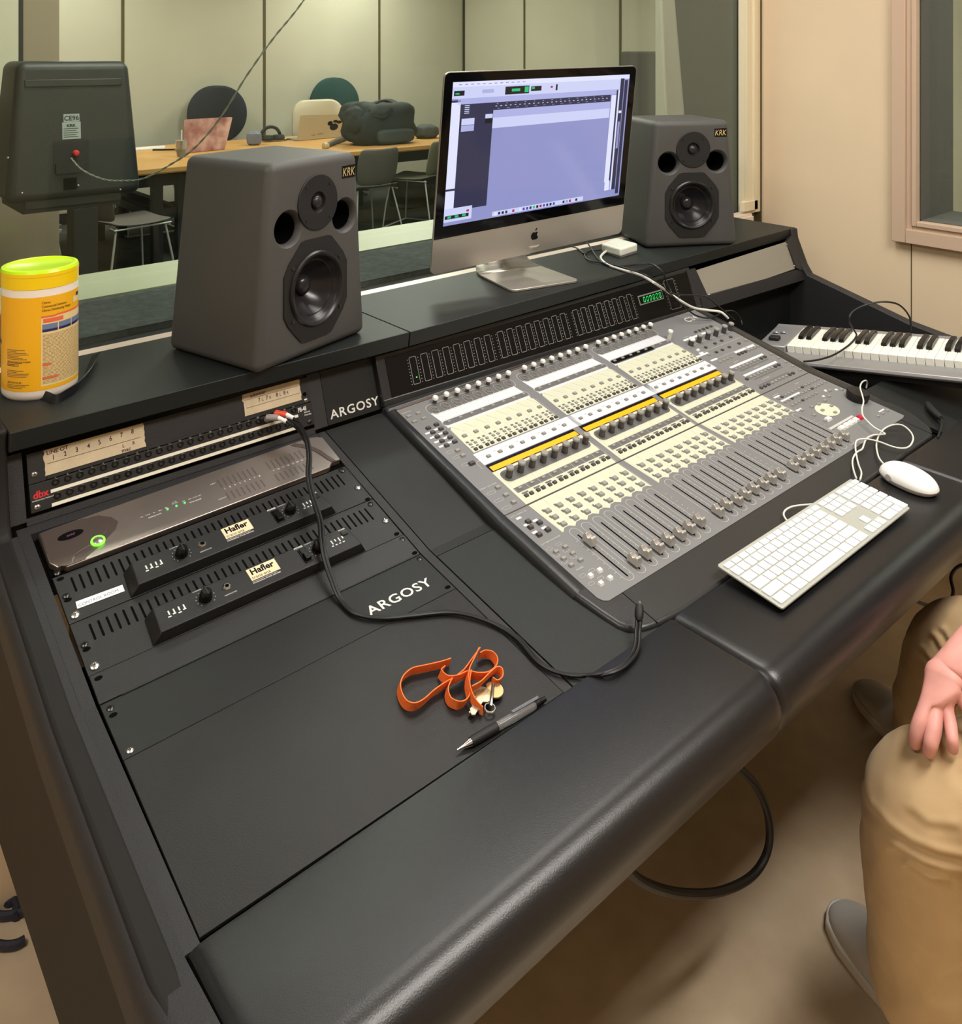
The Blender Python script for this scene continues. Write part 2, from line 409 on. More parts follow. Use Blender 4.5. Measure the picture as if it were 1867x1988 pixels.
# left cheek: follows deck, rises to the shelf
def cheek(x0, x1, yb=.312, zbot=.46, top=1.004, yfront=-.78, front=True):
    pr = [(yb, zbot), (-.60, zbot-.01), (yfront+.03, zbot+.02)] if front else [(yb, zbot), (-.5, zbot)]
    pr += [(yfront+.005, .68), (yfront+.03, .735)] if front else [(-.5, .72)]
    pr += [(-.60, surf(-.6)+.004), (-.291, surf(-.291)+.004), (.012, surf(.012)+.004), (.024, .875), (.042, .955), (.040, top), (yb, top)]
    return pr
pr = cheek(0, 0)
mb = MB(); n = len(pr)
x0, x1 = -.052, -.024
mb.add([V((x0, y, z)) for y, z in pr]+[V((x1, y, z)) for y, z in pr], [(i, (i+1) % n, n+(i+1) % n, n+i) for i in range(n)]+[tuple(range(n-1, -1, -1)), tuple(range(n, 2*n))])
part('side_panel', mb, mat('side_panel_laminate', (26, 25, 24), .6, spec=.3), bevel=.006, bseg=3)
# padded side trim over the cheek
def trim_side(xa, xb, flip=1):
    mb = MB(); ys = [(.012, 0), (-.291, 0), (-.60, 0), (-.70, 0), (-.765, -.012)]
    sec = []
    for i in range(9):
        a = PI*i/8*.5; sec.append((math.sin(a), math.cos(a)))
    rings = []
    for y, dz in ys:
        z = surf(y) if y > -.62 else (surf(-.6)+.006+dz); r = .022
        ring = [V((xb, y, z-.03)), V((xb, y, z+.003))]
        for s_, c_ in sec: ring.append(V((xa+(flip*(1-s_))*r*.9+0*flip, y, z+.003-(1-c_)*r)))
        ring.append(V((xa, y, z-.05))); rings.append(ring)
    n = len(rings[0]); vs = [p for r_ in rings for p in r_]; fs = []
    for i in range(len(rings)-1):
        for k_ in range(n): fs.append((i*n+k_, i*n+(k_+1) % n, (i+1)*n+(k_+1) % n, (i+1)*n+k_))
    fs += [tuple(range(n)), tuple(range((len(rings)-1)*n, len(rings)*n))]
    return mb.add(vs, fs)
part('side_trim', trim_side(-.062, -.0175), M_fab)
# recessed pedestal and crossbar below
part('pedestal', MB().box(.13, .30, .02, .29, .0, .70).box(.135, .20, -.50, .02, .0, .03), M_lam2)
part('pedestal', MB().box(2.0, 2.2, .0, .29, 0, .70), M_lam2)
part('crossbar', MB().box(.2, 2.1, .10, .13, .30, .66), M_lam2)
# deck rails beside the rack
def strip(xa, xb, yA, yB, th=.012, lift=0):
    mb = MB(); ys = [yA]+([-.291] if yA < -.291 < yB else [])+[yB]
    for i in range(len(ys)-1):
        a, b = ys[i], ys[i+1]; za, zb = surf(a+1e-6)+lift, surf(b-1e-6)+lift
        vs = [V((x, y, z-q)) for q in (0, th) for x, y, z in ((xa, a, za), (xb, a, za), (xb, b, zb), (xa, b, zb))]
        mb.add(vs, [(0, 1, 2, 3), (7, 6, 5, 4), (0, 4, 5, 1), (1, 5, 6, 2), (2, 6, 7, 3), (3, 7, 4, 0)])
    return mb
part('rack_rail', strip(-.0165, -.0005, -.600, .028), M_fab)
part('rack_rail', strip(.4915, .5065, -.600, .028), M_fab)
part('rack_rail', MB().box(-.0165, -.001, -.004, -.001, 0, .001), M_fab) if False else None
part('filler_panel', strip(.5085, .680, -.3075, .028), M_lam2)
part('filler_panel', strip(.5085, .690, -.600, -.3095, lift=.0008), M_lam)
part('deck_strip', strip(-.0005, .4915, .0135, .030, lift=-.001), M_fab)
# rack well below the gear
part('rack_well', MB().box(-.012, .505, -.6, .03, .60, .61), M_dark)
# riser below the shelf: rails each side of the patch bay and the maker's panel
def riser(xa, xb, h0=-.006, h1=.092, d=0):
    F = frame(UO, (1, 0, 0), (0, math.cos(T2), math.sin(T2)))
    return MB().box(xa-UO.x, xb-UO.x, h0, h1, -.012, d, F)
part('riser_rail', riser(-.024, -.001, d=.002), M_fab)
part('riser_rail', riser(.489, .5165, d=.001), M_fab)
part('riser_rail', riser(-.001, .489, h0=-.012, h1=-.002, d=.001), M_fab)
rp = part('riser_panel', riser(.518, .645, d=0), M_lam2)
FR = frame(UO, (1, 0, 0), (0, math.cos(T2), math.sin(T2)))
mb = put_text(MB(), 'ARGOSY', FR, .5245-UO.x, .0035, .0006, .0225, bold=.014, wide=1.16, spacing=1.12)
build('lettering', mb, M_print, rp, label='white ARGOSY lettering')
# armrest cushions
def pad(x0, x1, seam0, seam1):
    mb = MB(); sec = []
    yb, yf, zt, zb = -.602, -.782, .7375, .684
    pts = [(yb, .70), (yb, zt-.006), (yb-.004, zt-.001), (yb-.012, zt)]
    r = .040
    for i in range(0, 9):
        a = PI/2*i/8; pts.append((yf+r-r*math.sin(a), zt-r+r*math.cos(a)))
    pts += [(yf+.002, .690), (yf+.008, .668), (yf+.018, .656), (yf+.034, .652), (yb, .652)]
    xs = [x0, x0+.004, x0+.010, x0+.02]+[x0+.02+(x1-x0-.04)*i/10 for i in range(1, 10)]+[x1-.02, x1-.010, x1-.004, x1]
    rings = []
    for i, x in enumerate(xs):
        q = {0: .0055, 1: .002, 2: .0006}.get(min(i, len(xs)-1-i), 0)
        rings.append([V((x, y + (q if y < -.7 else 0), z-q)) for y, z in pts])
    n = len(pts); vs = [p for rg in rings for p in rg]; fs = []
    for i in range(len(rings)-1):
        for k_ in range(n): fs.append((i*n+k_, i*n+(k_+1) % n, (i+1)*n+(k_+1) % n, (i+1)*n+k_))
    fs += [tuple(range(n)), tuple(range((len(rings)-1)*n, len(rings)*n))]
    return mb.add(vs, fs)
part('armrest', pad(-.0145, .7145, 0, 0), M_vinyl)
part('armrest', pad(.7155, 1.4695, 0, 0), M_vinyl)
part('armrest', pad(1.4705, 2.30, 0, 0), M_vinyl)
part('armrest_board', MB().box(-.02, 2.29, -.745, -.62, .630, .652), M_lam2)
# right bay: open rack with dark inside, walls, sloping edge
RBt = [atz(1539, 440, 1.0)]
part('bay_wall', MB().box(1.690, 1.704, -.60, .06, .50, .722).box(1.690, 1.704, -.29, .06, .72, .78).box(1.690, 1.704, -.1, .06, .78, .82), M_fab)
pr = [(.06, .50), (-.60, .50), (-.60, surf(-.6)+.01), (-.291, surf(-.291)+.012), (.012, surf(.012)+.012), (.030, .89), (.062, .968), (.066, .998), (.312, 1.0), (.312, .5)]
mb = MB(); n = len(pr); x0, x1 = 2.238, 2.274
mb.add([V((x0, y, z)) for y, z in pr]+[V((x1, y, z)) for y, z in pr], [(i, (i+1) % n, n+(i+1) % n, n+i) for i in range(n)]+[tuple(range(n-1, -1, -1)), tuple(range(n, 2*n))])
part('side_panel', mb, M_fab, bevel=.003)
part('bay_floor', MB().box(1.704, 2.238, -.60, .10, .62, .63), M_dark)
part('bay_back', MB().box(1.704, 2.238, .07, .085, .62, .872), M_lam2)
part('bay_filler', strip(1.690, 2.238, -.600, -.41), M_lam2)
part('riser_rail', MB().add([aty(1365, 603, .022), aty(1562, 543, .022), aty(1557, 521, .03), aty(1360, 578, .03)]+[p+V((0, .03, .008)) for p in (aty(1365, 603, .022), aty(1562, 543, .022), aty(1557, 521, .03), aty(1360, 578, .03))],
     [(0, 1, 2, 3), (7, 6, 5, 4), (0, 4, 5, 1), (1, 5, 6, 2), (2, 6, 7, 3), (3, 7, 4, 0)]), M_fab)
def slab4(c, th):
    c = [V(p) for p in c]; n = (c[1]-c[0]).cross(c[3]-c[0]).normalized(); vs = [p for p in c]+[p-n*th for p in c]
    return MB().add(vs, [(0, 1, 2, 3), (7, 6, 5, 4), (0, 4, 5, 1), (1, 5, 6, 2), (2, 6, 7, 3), (3, 7, 4, 0)])
part('riser_rail', slab4([aty(1355, 600, .024), aty(1378, 583, .030), aty(1349, 520, .056), aty(1332, 526, .052)], .01), M_fab)
part('riser_rail', slab4([aty(1546, 520, .026), aty(1566, 530, .026), aty(1541, 452, .068), aty(1526, 470, .056)], .01), M_fab)
t = thing('rack_panel', aty(1445, 550, .045), 'blank beige-grey rack panel below the shelf in the right bay', 'panel', 'blank rack panels')
cs = [aty(1376, 579, .031), aty(1546, 520.5, .031), aty(1527, 469, .058), aty(1347, 526, .058)]
build('plate', slab4(cs, .003), mat('beige_grey_plate', (150, 146, 134), .45, metal=.2), t)
QB = quad(cs[0], cs[1], cs[3], cs[2], 482.6, 88.9)
for x, y in ((8, 8), (474, 80), (474, 8)):
    build('screw', MB().lathe([(4.2, 0), (4, .002*1), (2.5, .0032)], 12, QB, x, y), M_screw, t)
# ================================================================== rack gear
def screw(F, x, y, parent, r=4.6, m=None, z=0):
    mb = MB().lathe([(r, z), (r*.98, z+1.4), (r*.7, z+2.6), (r*.3, z+3.0)], 14, F, x, y)
    mb.mat(1).rect(x-2.2, x+2.2, y-.45, y+.45, z+3.05, F); mb.rect(x-.45, x+.45, y-2.2, y+2.2, z+3.06, F)
    return build('screw', mb, [m or M_screw, M_dark], parent)
M_scrblk = mat('black_screw', (70, 68, 66), .3, metal=.8)
# --- patch bay
pb = thing('patch_bay', UR(241, 0, 0), 'black one-unit patch bay with two rows of jacks and white label strips', 'patch bay')
face = MB().box(0, 482.6, 0.4, 44.2, -8, 2, UR)
build('face_panel', face, M_metal_blk, pb, bevel=.0008)
build('face_panel', MB().box(26, 452, 46, 49.5, 2, 3.4, UR), M_metal_blk, pb)
for y in (25.6, 4.4):
    build('label_strip', MB().box(29, 452, y-2.6, y+2.6, 2, 2.5, UR), mat('ivory_strip', (226, 222, 204), .5), pb)
jm = None
for row, y in ((0, 38), (1, 16.5)):
    for i in range(24):
        x = 37 + i*17.75 if row == 0 else 38+i*17.75
        if jm is None:
            mb = MB().lathe([(5.3, 2), (5.3, 3.4), (4.2, 3.8), (3.2, 3.6), (3.1, -4)], 14, UR, x, y, cap=False)
            mb.mat(1).lathe([(3.1, -3.9), (.1, -3.9)], 14, UR, x, y, cap=False)
            jm = build('jack', mb, [M_glossblk, M_dark], pb); j0 = UR(x, y, 0)
        else:
            inst(jm, UR(x, y, 0)-j0, pb)
mb = MB()
for i in range(24): put_text(mb, str(i+1), UR, 37+i*17.75, 44.4, 2.2, 4.2, 'c', bold=.02)
build('number_row', mb, M_print, pb)
build('lettering', put_text(MB(), 'dbx', UR, 4.5, 21.5, 2.3, 15, bold=.03, wide=.95), mat('red_print', (196, 40, 48), .5), pb, label='red dbx lettering')
build('lettering', put_text(MB(), 'PROFESSIONAL PRODUCTS', UR, 2.6, 17.2, 2.3, 2.6, bold=.01), M_print, pb)
mb = put_text(MB(), 'PB-48', UR, 453.5, 31.5, 2.3, 11.5, bold=.03, wide=.62)
put_text(mb, '48-Point', UR, 477, 26.5, 2.3, 4.0, 'r', wide=.9, bold=.02); put_text(mb, 'Patch Bay', UR, 479, 21.5, 2.3, 4.0, 'r', wide=.9, bold=.02)
build('lettering', mb, M_print, pb, label='white PB-48 lettering')
screw(UR, 9, 8, pb, z=2); screw(UR, 473, 8, pb, z=2, m=M_scrblk)
# --- blank panel above the patch bay with two strips of masking tape
bp = thing('rack_panel', UR(241, 60, 0), 'plain black rack panel carrying masking tape, above the patch bay', 'panel', 'blank rack panels')
build('plate', MB().box(0, 482.6, 45.2, 92, -6, 1.2, UR), M_metal_blk, bp)
screw(UR, 9, 59, bp, z=1.2); screw(UR, 473, 50, bp, z=1.2)
build('screw_hole', MB().cyl(472, 62, 1.2, 1.3, 4, UR), M_dark, bp)
M_tape = mat('masking_tape', (206, 190, 160), .75, bump=.3, bscale=300, var=.06, vscale=40)
M_ink = mat('marker_ink', (74, 28, 44), .7)
def tape(x0, x1, y0, y1, lbl, seed):
    random.seed(seed); pts = []
    for i in range(9): pts.append((x0+random.uniform(-1.5, 1.5), y0+(y1-y0)*i/8))
    left = pts; right = [(x1+random.uniform(-1.2, 1.2), y1-(y1-y0)*i/8) for i in range(9)]
    o = build('masking_tape', MB().prism([(a, b) for a, b in left]+right, 3.5 if False else 1.3, 2.0, UR), M_tape)
    return props(o, lbl, 'tape', 'masking tape strips above the patch bay')
t1 = tape(24, 176, 51.5, 91.5, 'long strip of masking tape numbered 1 to 8 in marker, above the left jacks', 3)
mb = MB()
for i, s in enumerate('12345678'): put_text(mb, s, UR, 37+i*17.2, 73+i*.9, 2.2, 10.5, 'c', rot=random.uniform(-.1, .1), wide=.8, bold=.02)
mb.box(27, 170, 69.0, 69.7, 2.05, 2.2, UR)
put_text(mb, 'LINE OT', UR, 28, 83, 2.2, 8.5, wide=1.0, rot=.02, bold=.02); put_text(mb, 'L', UR, 140, 60.5, 2.2, 8, wide=.8, bold=.02); put_text(mb, 'R', UR, 156, 60.5, 2.2, 8, wide=.8, bold=.02); put_text(mb, 'mac', UR, 138, 53, 2.2, 9, wide=1.0, bold=.02)
build('handwriting', mb, M_ink, t1)
t2 = tape(351, 465, 53, 93, 'short strip of masking tape marked 7L 7R 8L 8R, above the right jacks', 5)
mb = MB().box(356, 463, 66.5, 67.2, 2.05, 2.2, UR)
for s, x in (('7', 382), ('L', 388.5), ('7', 397), ('R', 403.5), ('8', 417), ('L', 423.5), ('8', 432), ('R', 438.5)):
    put_text(mb, s, UR, x, 72, 2.2, 10.5 if s in '78' else 7, 'c', wide=.75, bold=.02)
put_text(mb, 'submixer', UR, 366, 84, 2.2, 8.5, wide=.95, rot=.03, bold=.02); mb.box(354, 460, 81.4, 82, 2.05, 2.2, UR)
build('handwriting', mb, M_ink, t2)

# --- audio interface (two units, brushed metal face)
ai = thing('audio_interface', RA(241, 266, 0), 'brushed metal two-unit audio interface with green power ring at the top of the rack', 'audio interface')
M_brush = mat('brushed_face', (172, 162, 156), .35, metal=.92, bump=.05, bscale=900)
M_brush2 = mat('taupe_face_end', (98, 88, 84), .42, metal=.7)
Y0 = 222.25+.6; Y1 = 311.15-.6
out = [(4, Y1), (4, Y1-6), (16, Y1-6), (18, Y1-3), (18, Y1)]
def arc(cx, cy, r, a0, a1, n=8): return [(cx+r*math.cos(math.radians(a0+(a1-a0)*i/n)), cy+r*math.sin(math.radians(a0+(a1-a0)*i/n))) for i in range(n+1)]
outline = [(2, Y1-2)] + [(2, Y0+22), (9, Y0+9)] + [(17, Y0+9), (21, Y0+3)] + [(452, Y0+3), (462, Y0+12), (480, Y0+12)] + [(481, Y1-12), (472, Y1-6), (462, Y1-3), (440, Y1-1), (20, Y1-1)]
build('back_plate', MB().box(0, 482.6, Y0-.4, Y1+.4, -10, -5, RA), M_dark, ai)
mb = MB().prism(outline, -4, 6, RA)
build('face_panel', mb, M_brush, ai, bevel=.0012)
# left end: raised taupe zone with two curved steps
c1 = [(2.5, Y1-4), (2.5, Y0+23), (9.5, Y0+10), (20, Y0+4), (26, Y0+4), (31, Y0+16), (46, Y0+23), (58, Y0+25), (76, Y0+34), (92, Y0+46), (96, Y0+58), (88, Y0+70), (66, Y1-6), (50, Y1-3)]
c2 = [(26, Y0+4), (45, Y0+4), (48, Y0+8), (60, Y0+14), (78, Y0+25), (98, Y0+38), (106, Y0+52), (100, Y0+66), (84, Y1-9), (66, Y1-6), (92, Y0+64), (94, Y0+54), (80, Y0+40), (58, Y0+27), (36, Y0+19)]
build('end_relief', MB().prism(c1, 6, 7.6, RA), M_brush2, ai, bevel=.0006, label='taupe curved left end')
build('end_relief', MB().prism(c2, 6, 6.8, RA), M_brush2, ai)
c3 = [(462, Y0+12), (458, Y0+22), (454, Y0+36), (448, Y0+52), (436, Y0+66), (418, Y1-5), (428, Y1-4), (448, Y1-20), (460, Y0+46), (464, Y0+30), (470, Y0+12)]
build('end_relief', MB().prism(c3, 6, 7.0, RA), M_brush2, ai)
build('badge', MB().lathe([(1, 7.7), (1, 8.2)], 28, RA, 39, 281, sx=18, sy=7.5), M_glossblk, ai, label='dark oval badge')
build('lettering', put_text(MB(), 'avid', RA, 39, 279, 8.4, 7, 'c', shear=.2), mat('dim_purple_print', (120, 70, 110), .6), ai)
build('power_ring', MB().lathe([(10.2, 7.6), (10.2, 9.2), (7.4, 9.6), (7.2, 7.8)], 30, RA, 69, 250, cap=False), mat('green_ring_lit', (120, 235, 60), .4, emit=1.4), ai, label='green lit ring')
build('power_button', MB().lathe([(7.2, 7.6), (7.1, 9.6), (5, 10.8), (.5, 11.2)], 24, RA, 69, 250), mat('silver_cap', (200, 205, 205), .25, metal=.9), ai)
mb = MB(); g = MB()
for i, s in enumerate(('192', '176.4', '96', '88.2', '48')): put_text(mb, s, RA, 139+i*9.6, 266, 6.3, 3, 'c', bold=.01)
put_text(mb, 'SAMPLE RATE', RA, 147, 259, 6.3, 3.4, bold=.01); put_text(mb, '44.1', RA, 177, 267.5, 6.3, 2.6, 'c')
put_text(mb, 'LOOP', RA, 193, 272.5, 6.3, 2.8, 'c'); put_text(mb, 'MASTER', RA, 193, 269.2, 6.3, 2.8, 'c'); put_text(mb, 'INT', RA, 206, 267.5, 6.3, 2.8, 'c')
put_text(mb, 'DIG', RA, 214, 267, 6.3, 2.8); put_text(mb, 'WCLK  EXT', RA, 220.5, 267, 6.3, 2.8); put_text(mb, 'SYNC MODE', RA, 213, 259, 6.3, 3.4, bold=.01)
put_text(mb, 'INPUT', RA, 257, 281, 6.3, 3.4); put_text(mb, 'OUTPUT', RA, 255, 243.5, 6.3, 3.4)
for i in range(16):
    x = 274+i*8.9 if i < 8 else 363+(i-8)*9.2
    put_text(mb, str(i+1), RA, x, 261.5, 6.3, 4.6, 'c', bold=.02)
build('lettering', mb, M_print, ai)
for x in (178.5, 192.8, 206.2): g.cyl(x, 264, 6, 6.9, 1.5, RA, 10)
build('status_lights', g, mat('green_led_lit', (70, 240, 90), .4, emit=2.0), ai, label='three lit green indicator lights')
d = MB()
for i in range(16):
    x = 271+i*8.9 if i < 8 else 360+(i-8)*9.2
    for j in range(7): d.rect(x-1.3, x+1.3, 268+j*2.9, 270+j*2.9, 6.25, RA)
    for j in range(6): d.rect(x-1.1, x+1.5, 236+j*3.1, 238.1+j*3.1, 6.25, RA)
build('meter_lights', d, mat('unlit_led', (82, 76, 74), .4), ai, kind='stuff')
screw(RA, 7.5, Y0+4, ai, m=M_scrblk); screw(RA, 471, Y0-19+12, ai, m=M_scrblk)
for x, y in ((9, Y0-8),): build('screw_hole', MB().lathe([(1, -.1), (1, .3)], 16, RA, x, y, sx=5, sy=3.2), M_dark, ai)

# --- power amplifiers
def amp(yb, lbl, tape_):
    t = thing('power_amplifier', RA(241, yb+44, 0), lbl, 'amplifier', 'black power amplifiers in the rack')
    ya = yb+88.3; yb = yb+.6
    # slotted rear plane of the front
    mb = MB().box(0, 482.6, yb, ya, -4, 0, RA)
    build('face_plate', mb, M_metal_blk, t, bevel=.0006)
    sl = MB()
    n = 41
    for i in range(n):
        x = 22+i*(458-22)/(n-1)
        if True: sl.prism(rrect(x-1.5, x+1.5, ya-39, ya-11, 1.4, 3), .02, .25, RA)
    build('vent_slots', sl, M_dark, t)
    if not tape_: build('slot_glint', MB().box(457.5, 459, ya-38, ya-12, .3, .6, RA), M_print, t) if False else None
    # raised nose across the lower middle
    nz = 16
    prof = [(80, yb+6), (408, yb+6), (408, ya-42), (84, ya-42)]
    vs = [RA(80, yb+1, 0), RA(412, yb+1, 0), RA(406, ya-41, 0), RA(84, ya-41, 0), RA(91, yb+3, nz), RA(402, yb+3, nz), RA(398, ya-43, nz), RA(93, ya-43, nz)]
    build('control_nose', MB().add(vs, [(3, 2, 1, 0), (4, 5, 6, 7), (0, 1, 5, 4), (1, 2, 6, 5), (2, 3, 7, 6), (3, 0, 4, 7)]), M_metal_blk, t, bevel=.0012)
    for x in (160, 338):
        yk = yb+25
        k_ = build('level_knob', MB().lathe([(9.3, nz), (9.0, nz+5), (7.2, nz+11), (5.6, nz+12.5), (.5, nz+12.8)], 24, RA, x, yk), M_glossblk, t)
        build('pointer', MB().box(x-1.2, x+1.2, yk-7, yk+8, nz+9, nz+13.4, RA), M_rub, k_)
        tk = MB()
        for i in range(11):
            a = math.radians(225-27*i); tk.rect(x+13*math.cos(a)-.5, x+13*math.cos(a)+.5, yk+13*math.sin(a)-.5, yk+13*math.sin(a)+.5, nz+.3, RA)
        build('tick_marks', tk, M_print, t)
    build('headphone_jack', MB().lathe([(6.0, nz), (6, nz+2), (4.6, nz+3.4), (3.2, nz+3.4), (3.1, nz+.5)], 6, RA, 192, yb+27, cap=False).mat(1).cyl(192, yb+27, nz, nz+.6, 3.2, RA), [M_chrome, M_dark], t)
    build('power_switch', MB().prism(rrect(309, 322, yb+10, yb+38, 2), nz, nz+1.2, RA).box(311, 320, yb+13, yb+25, nz+1.2, nz+6, RA).box(311, 320, yb+25, yb+36, nz+1.2, nz+2.5, RA), M_glossblk, t, bevel=.0005)
    mb = put_text(MB(), 'POWER', RA, 306, yb+40.5, nz+.3, 4.2, bold=.03)
    put_text(mb, 'CHANNEL 2', RA, 323, yb+41, nz+.3, 2.8); put_text(mb, 'CHANNEL 1', RA, 148, yb+41, nz+.3, 2.8); put_text(mb, 'HEADPHONES', RA, 184, yb+14, nz+.3, 2.8)
    put_text(mb, 'PROFESSIONAL POWER AMPLIFIER', RA, 227, yb+14, nz+.3, 2.8, bold=.02); mb.rect(227, 266, yb+17.4, yb+17.9, nz+.3, RA)
    for i in range(4): mb.rect(108+i*7-2, 108+i*7+2.4, yb+19+(i % 2)*2, yb+21+(i % 2)*2, nz+.3, RA); mb.rect(108+i*7, 110+i*7, yb+23, yb+30, nz+.3, RA)
    for i in range(4): mb.rect(362+i*6.5, 364+i*6.5, yb+22+(i % 2)*3, yb+30, nz+.3, RA); mb.rect(359+i*6.5, 362.4+i*6.5, yb+18, yb+20, nz+.3, RA)
    put_text(mb, 'POWER', RA, 384, yb+40, nz+.3, 3.2, bold=.02)
    build('lettering', mb, M_print, t)
    build('indicator', MB().box(384, 394, yb+29, yb+37, nz, nz+1.5, RA), M_glossblk, t)
    pl = build('nameplate', MB().box(227, 272, yb+19.5, yb+41, nz, nz+.7, RA), mat('cream_nameplate', (226, 208, 172), .5), t, label='cream Hafler nameplate')
    mb = put_text(MB(), 'Hafler', RA, 249.5, yb+29, nz+.8, 14.5, 'c', bold=.035, wide=1.0); put_text(mb, 'trans·ana', RA, 229, yb+21, nz+.8, 8, wide=.98, shear=.0)
    build('lettering', mb, M_glossblk, pl)
    if tape_:
        tp = props(build('label_tape', MB().prism([(15, yb+19), (77, yb+16.5), (77.5, yb+28.5), (16, yb+31.5)], .3, .7, RA), M_white), 'white embossed CONTROL ROOM label stuck on the upper amplifier', 'label')
        build('lettering', put_text(MB(), 'CONTROL ROOM', RA, 17.5, yb+21.0, .8, 7, bold=.0, wide=.93, rot=-.02), mat('grey_print', (84, 92, 130), .6), tp)
    screw(RA, 8, yb+48-.5, t, m=M_scrblk); screw(RA, 10, yb+11, t, r=6); screw(RA, 474, yb+33 if tape_ else yb+38, t, r=5.6); screw(RA, 472, ya-8, t, m=M_scrblk)
    for x, y in ((8.5, yb+40), (474, yb+2.5 if tape_ else yb+6)): build('screw_hole', MB().lathe([(1, .1), (1, .3)], 16, RA, x, y, sx=5, sy=3.2), M_dark, t)
    return t
amp(133.35, 'upper of two black slotted power amplifiers, with the CONTROL ROOM label', True)
amp(44.45, 'lower of two black slotted power amplifiers, above the thin blank panel', False)
# --- thin blank panel and lower maker's panel, then the big blank panel
t = thing('rack_panel', RA(241, 22, 0), 'thin one-unit blank black rack panel below the two amplifiers', 'panel', 'blank rack panels')
build('plate', MB().box(0, 482.6, .6, 43.8, -3, 1.0, RA), M_metal_blk, t, bevel=.0005)
screw(RA, 475, 37, t, m=M_scrblk); screw(RA, 8, 8, t, m=M_scrblk, z=1) if False else None
build('screw_hole', MB().lathe([(1, 1.05), (1, 1.2)], 16, RA, 476, 5, sx=5, sy=3.2), M_dark, t)
build('screw_hole', MB().lathe([(1, 1.05), (1, 1.2)], 16, RA, 9, 36, sx=5, sy=3.2), M_dark, t)
t = thing('rack_panel', RL(241, 265, 0), 'black two-unit rack panel with white ARGOSY lettering at its right end', 'panel', 'blank rack panels')
build('plate', MB().box(0, 482.6, 220.8, 308, -3, .8, RL), M_lam2, t, bevel=.0005)
build('edge_line', MB().box(26, 480, 307.2, 308.4, .8, 2.0, RL), M_metal_blk, t)
build('lettering', put_text(MB(), 'ARGOSY', RL, 348, 246, 1.1, 23, bold=.015, wide=1.16, spacing=1.1), M_print, t, label='white ARGOSY lettering')
screw(RL, 10, 229, t); screw(RL, 475, 300, t, m=M_scrblk); screw(RL, 9, 297, t, m=M_scrblk)
for x, y in ((474, 229), (9, 286)): build('screw_hole', MB().lathe([(1, .85), (1, 1.0)], 16, RL, x, y, sx=5, sy=3.2), M_dark, t)
t = thing('rack_panel', RL(241, 110, 0), 'large blank black panel between the armrest and the rack gear', 'panel', 'blank rack panels')
build('plate', MB().box(0, 482.6, .5, 220.2, -3, .8, RL), mat('satin_black_panel', (29, 28, 28), .42, spec=.35, var=.08, vscale=14, bump=.15, bscale=700), t, bevel=.0005)
# ================================================================== control surface (24 channel strips)
SCL = .95
def closer(p): return CAM + (V(p)-CAM)*SCL             # the surface stands a centimetre proud of the deck
CO = closer((.704, -.4862, .7045)); T3, T4 = .1694, .2345
nC = V((0, -math.sin(T3), math.cos(T3))); nD = V((0, -math.sin(T4), math.cos(T4)))
CS = CO + D(T3)*.2376*SCL                                   # fold line
CL = mm(quad(atp(1172, 1172, CO, nC), atp(1758, 808, CO, nC), atp(980, 1001, CO, nC), atp(1569, 723.5, CO, nC), 1054, 238)); CL_n = nC
CU = mm(quad(atp(980, 1001, CS, nD), atp(1569, 723.5, CS, nD), atp(769.5, 797, CS, nD), atp(1345, 600, CS, nD), 1054, 349))
cs = thing('control_surface', CO+V((.527, .25, -.05)), 'wide grey 24-channel fader control surface set into the desk', 'control surface')
M_cg = mat('console_grey', (117, 118, 119), .5, bump=.05, bscale=900)
M_cgd = mat('console_dark_grey', (98, 98, 97), .55)
M_cream = mat('console_cream', (200, 203, 180), .55)
M_cwht = mat('console_white', (212, 216, 222), .5)
M_btn = mat('button_grey', (142, 141, 137), .5)
M_btnd = mat('button_dark', (74, 70, 68), .5)
M_btnw = mat('button_white', (232, 234, 228), .4)
M_lbl = mat('legend_print', (190, 188, 184), .6)
M_orange = mat('orange_display_lit', (255, 150, 0), .4, emit=.85, ecol=(250, 140, 10))
M_tub = mat('black_console_shell', (42, 43, 44), .3, bump=.1, bscale=600)
# shell
def P_(F, x, y, z): return F(x, y, z)
lip = 20
mb = MB()
A = [CL(-lip, -112, -3), CL(1054+lip, -104, -3), CL(1054+lip, 0, 0), CL(-lip, 0, 0)]
fr = [(-26, 60), (-23, 30), (-17, -10), (-11, -40), (-3, -54), (9, -63), (26, -69), (44, -73), (100, -79), (1020, -73), (1046, -63), (1064, -50), (1085, -14), (1096, 22), (1099, 60)]
mb.prism([(x, y) for x, y in fr], -34, -1.0, CL)
build('shell_front', mb, M_tub, cs, bevel=.007, bseg=4, label='black curved front shell')
for sgn, ws in ((-1, ((26, CL, 40), (27, CL, 130), (25, CL, 238), (25, CU, 3), (22, CU, 150), (20, CU, 372))), (1, ((44, CL, 40), (45, CL, 130), (44, CL, 238), (44, CU, 3), (40, CU, 150), (30, CU, 372)))):
    vs = []; fs = []; xi = -1 if sgn < 0 else 1055
    for wd_, F, y in ws:
        for t_, z in ((0, -40), (0, .6), (.06, 1.5), (.55, 1.5), (.8, .2), (.93, -4), (1, -12), (1, -40)): vs.append(F(xi+sgn*t_*wd_, y, z-(2.2 if y == 40 else 0)))
    for a in range(len(ws)-1):
        for k_ in range(8): fs.append((a*8+k_, a*8+(k_+1) % 8, (a+1)*8+(k_+1) % 8, (a+1)*8+k_))
    fs += [tuple(range(8)), tuple(range(40, 48))]
    build('shell_side', MB().add(vs, fs), M_tub, cs, sharp=50)
build('shell_back', MB().box(-lip, 1054+lip, 351, 372, -40, 3, CU), M_tub, cs, bevel=.006, bseg=3)
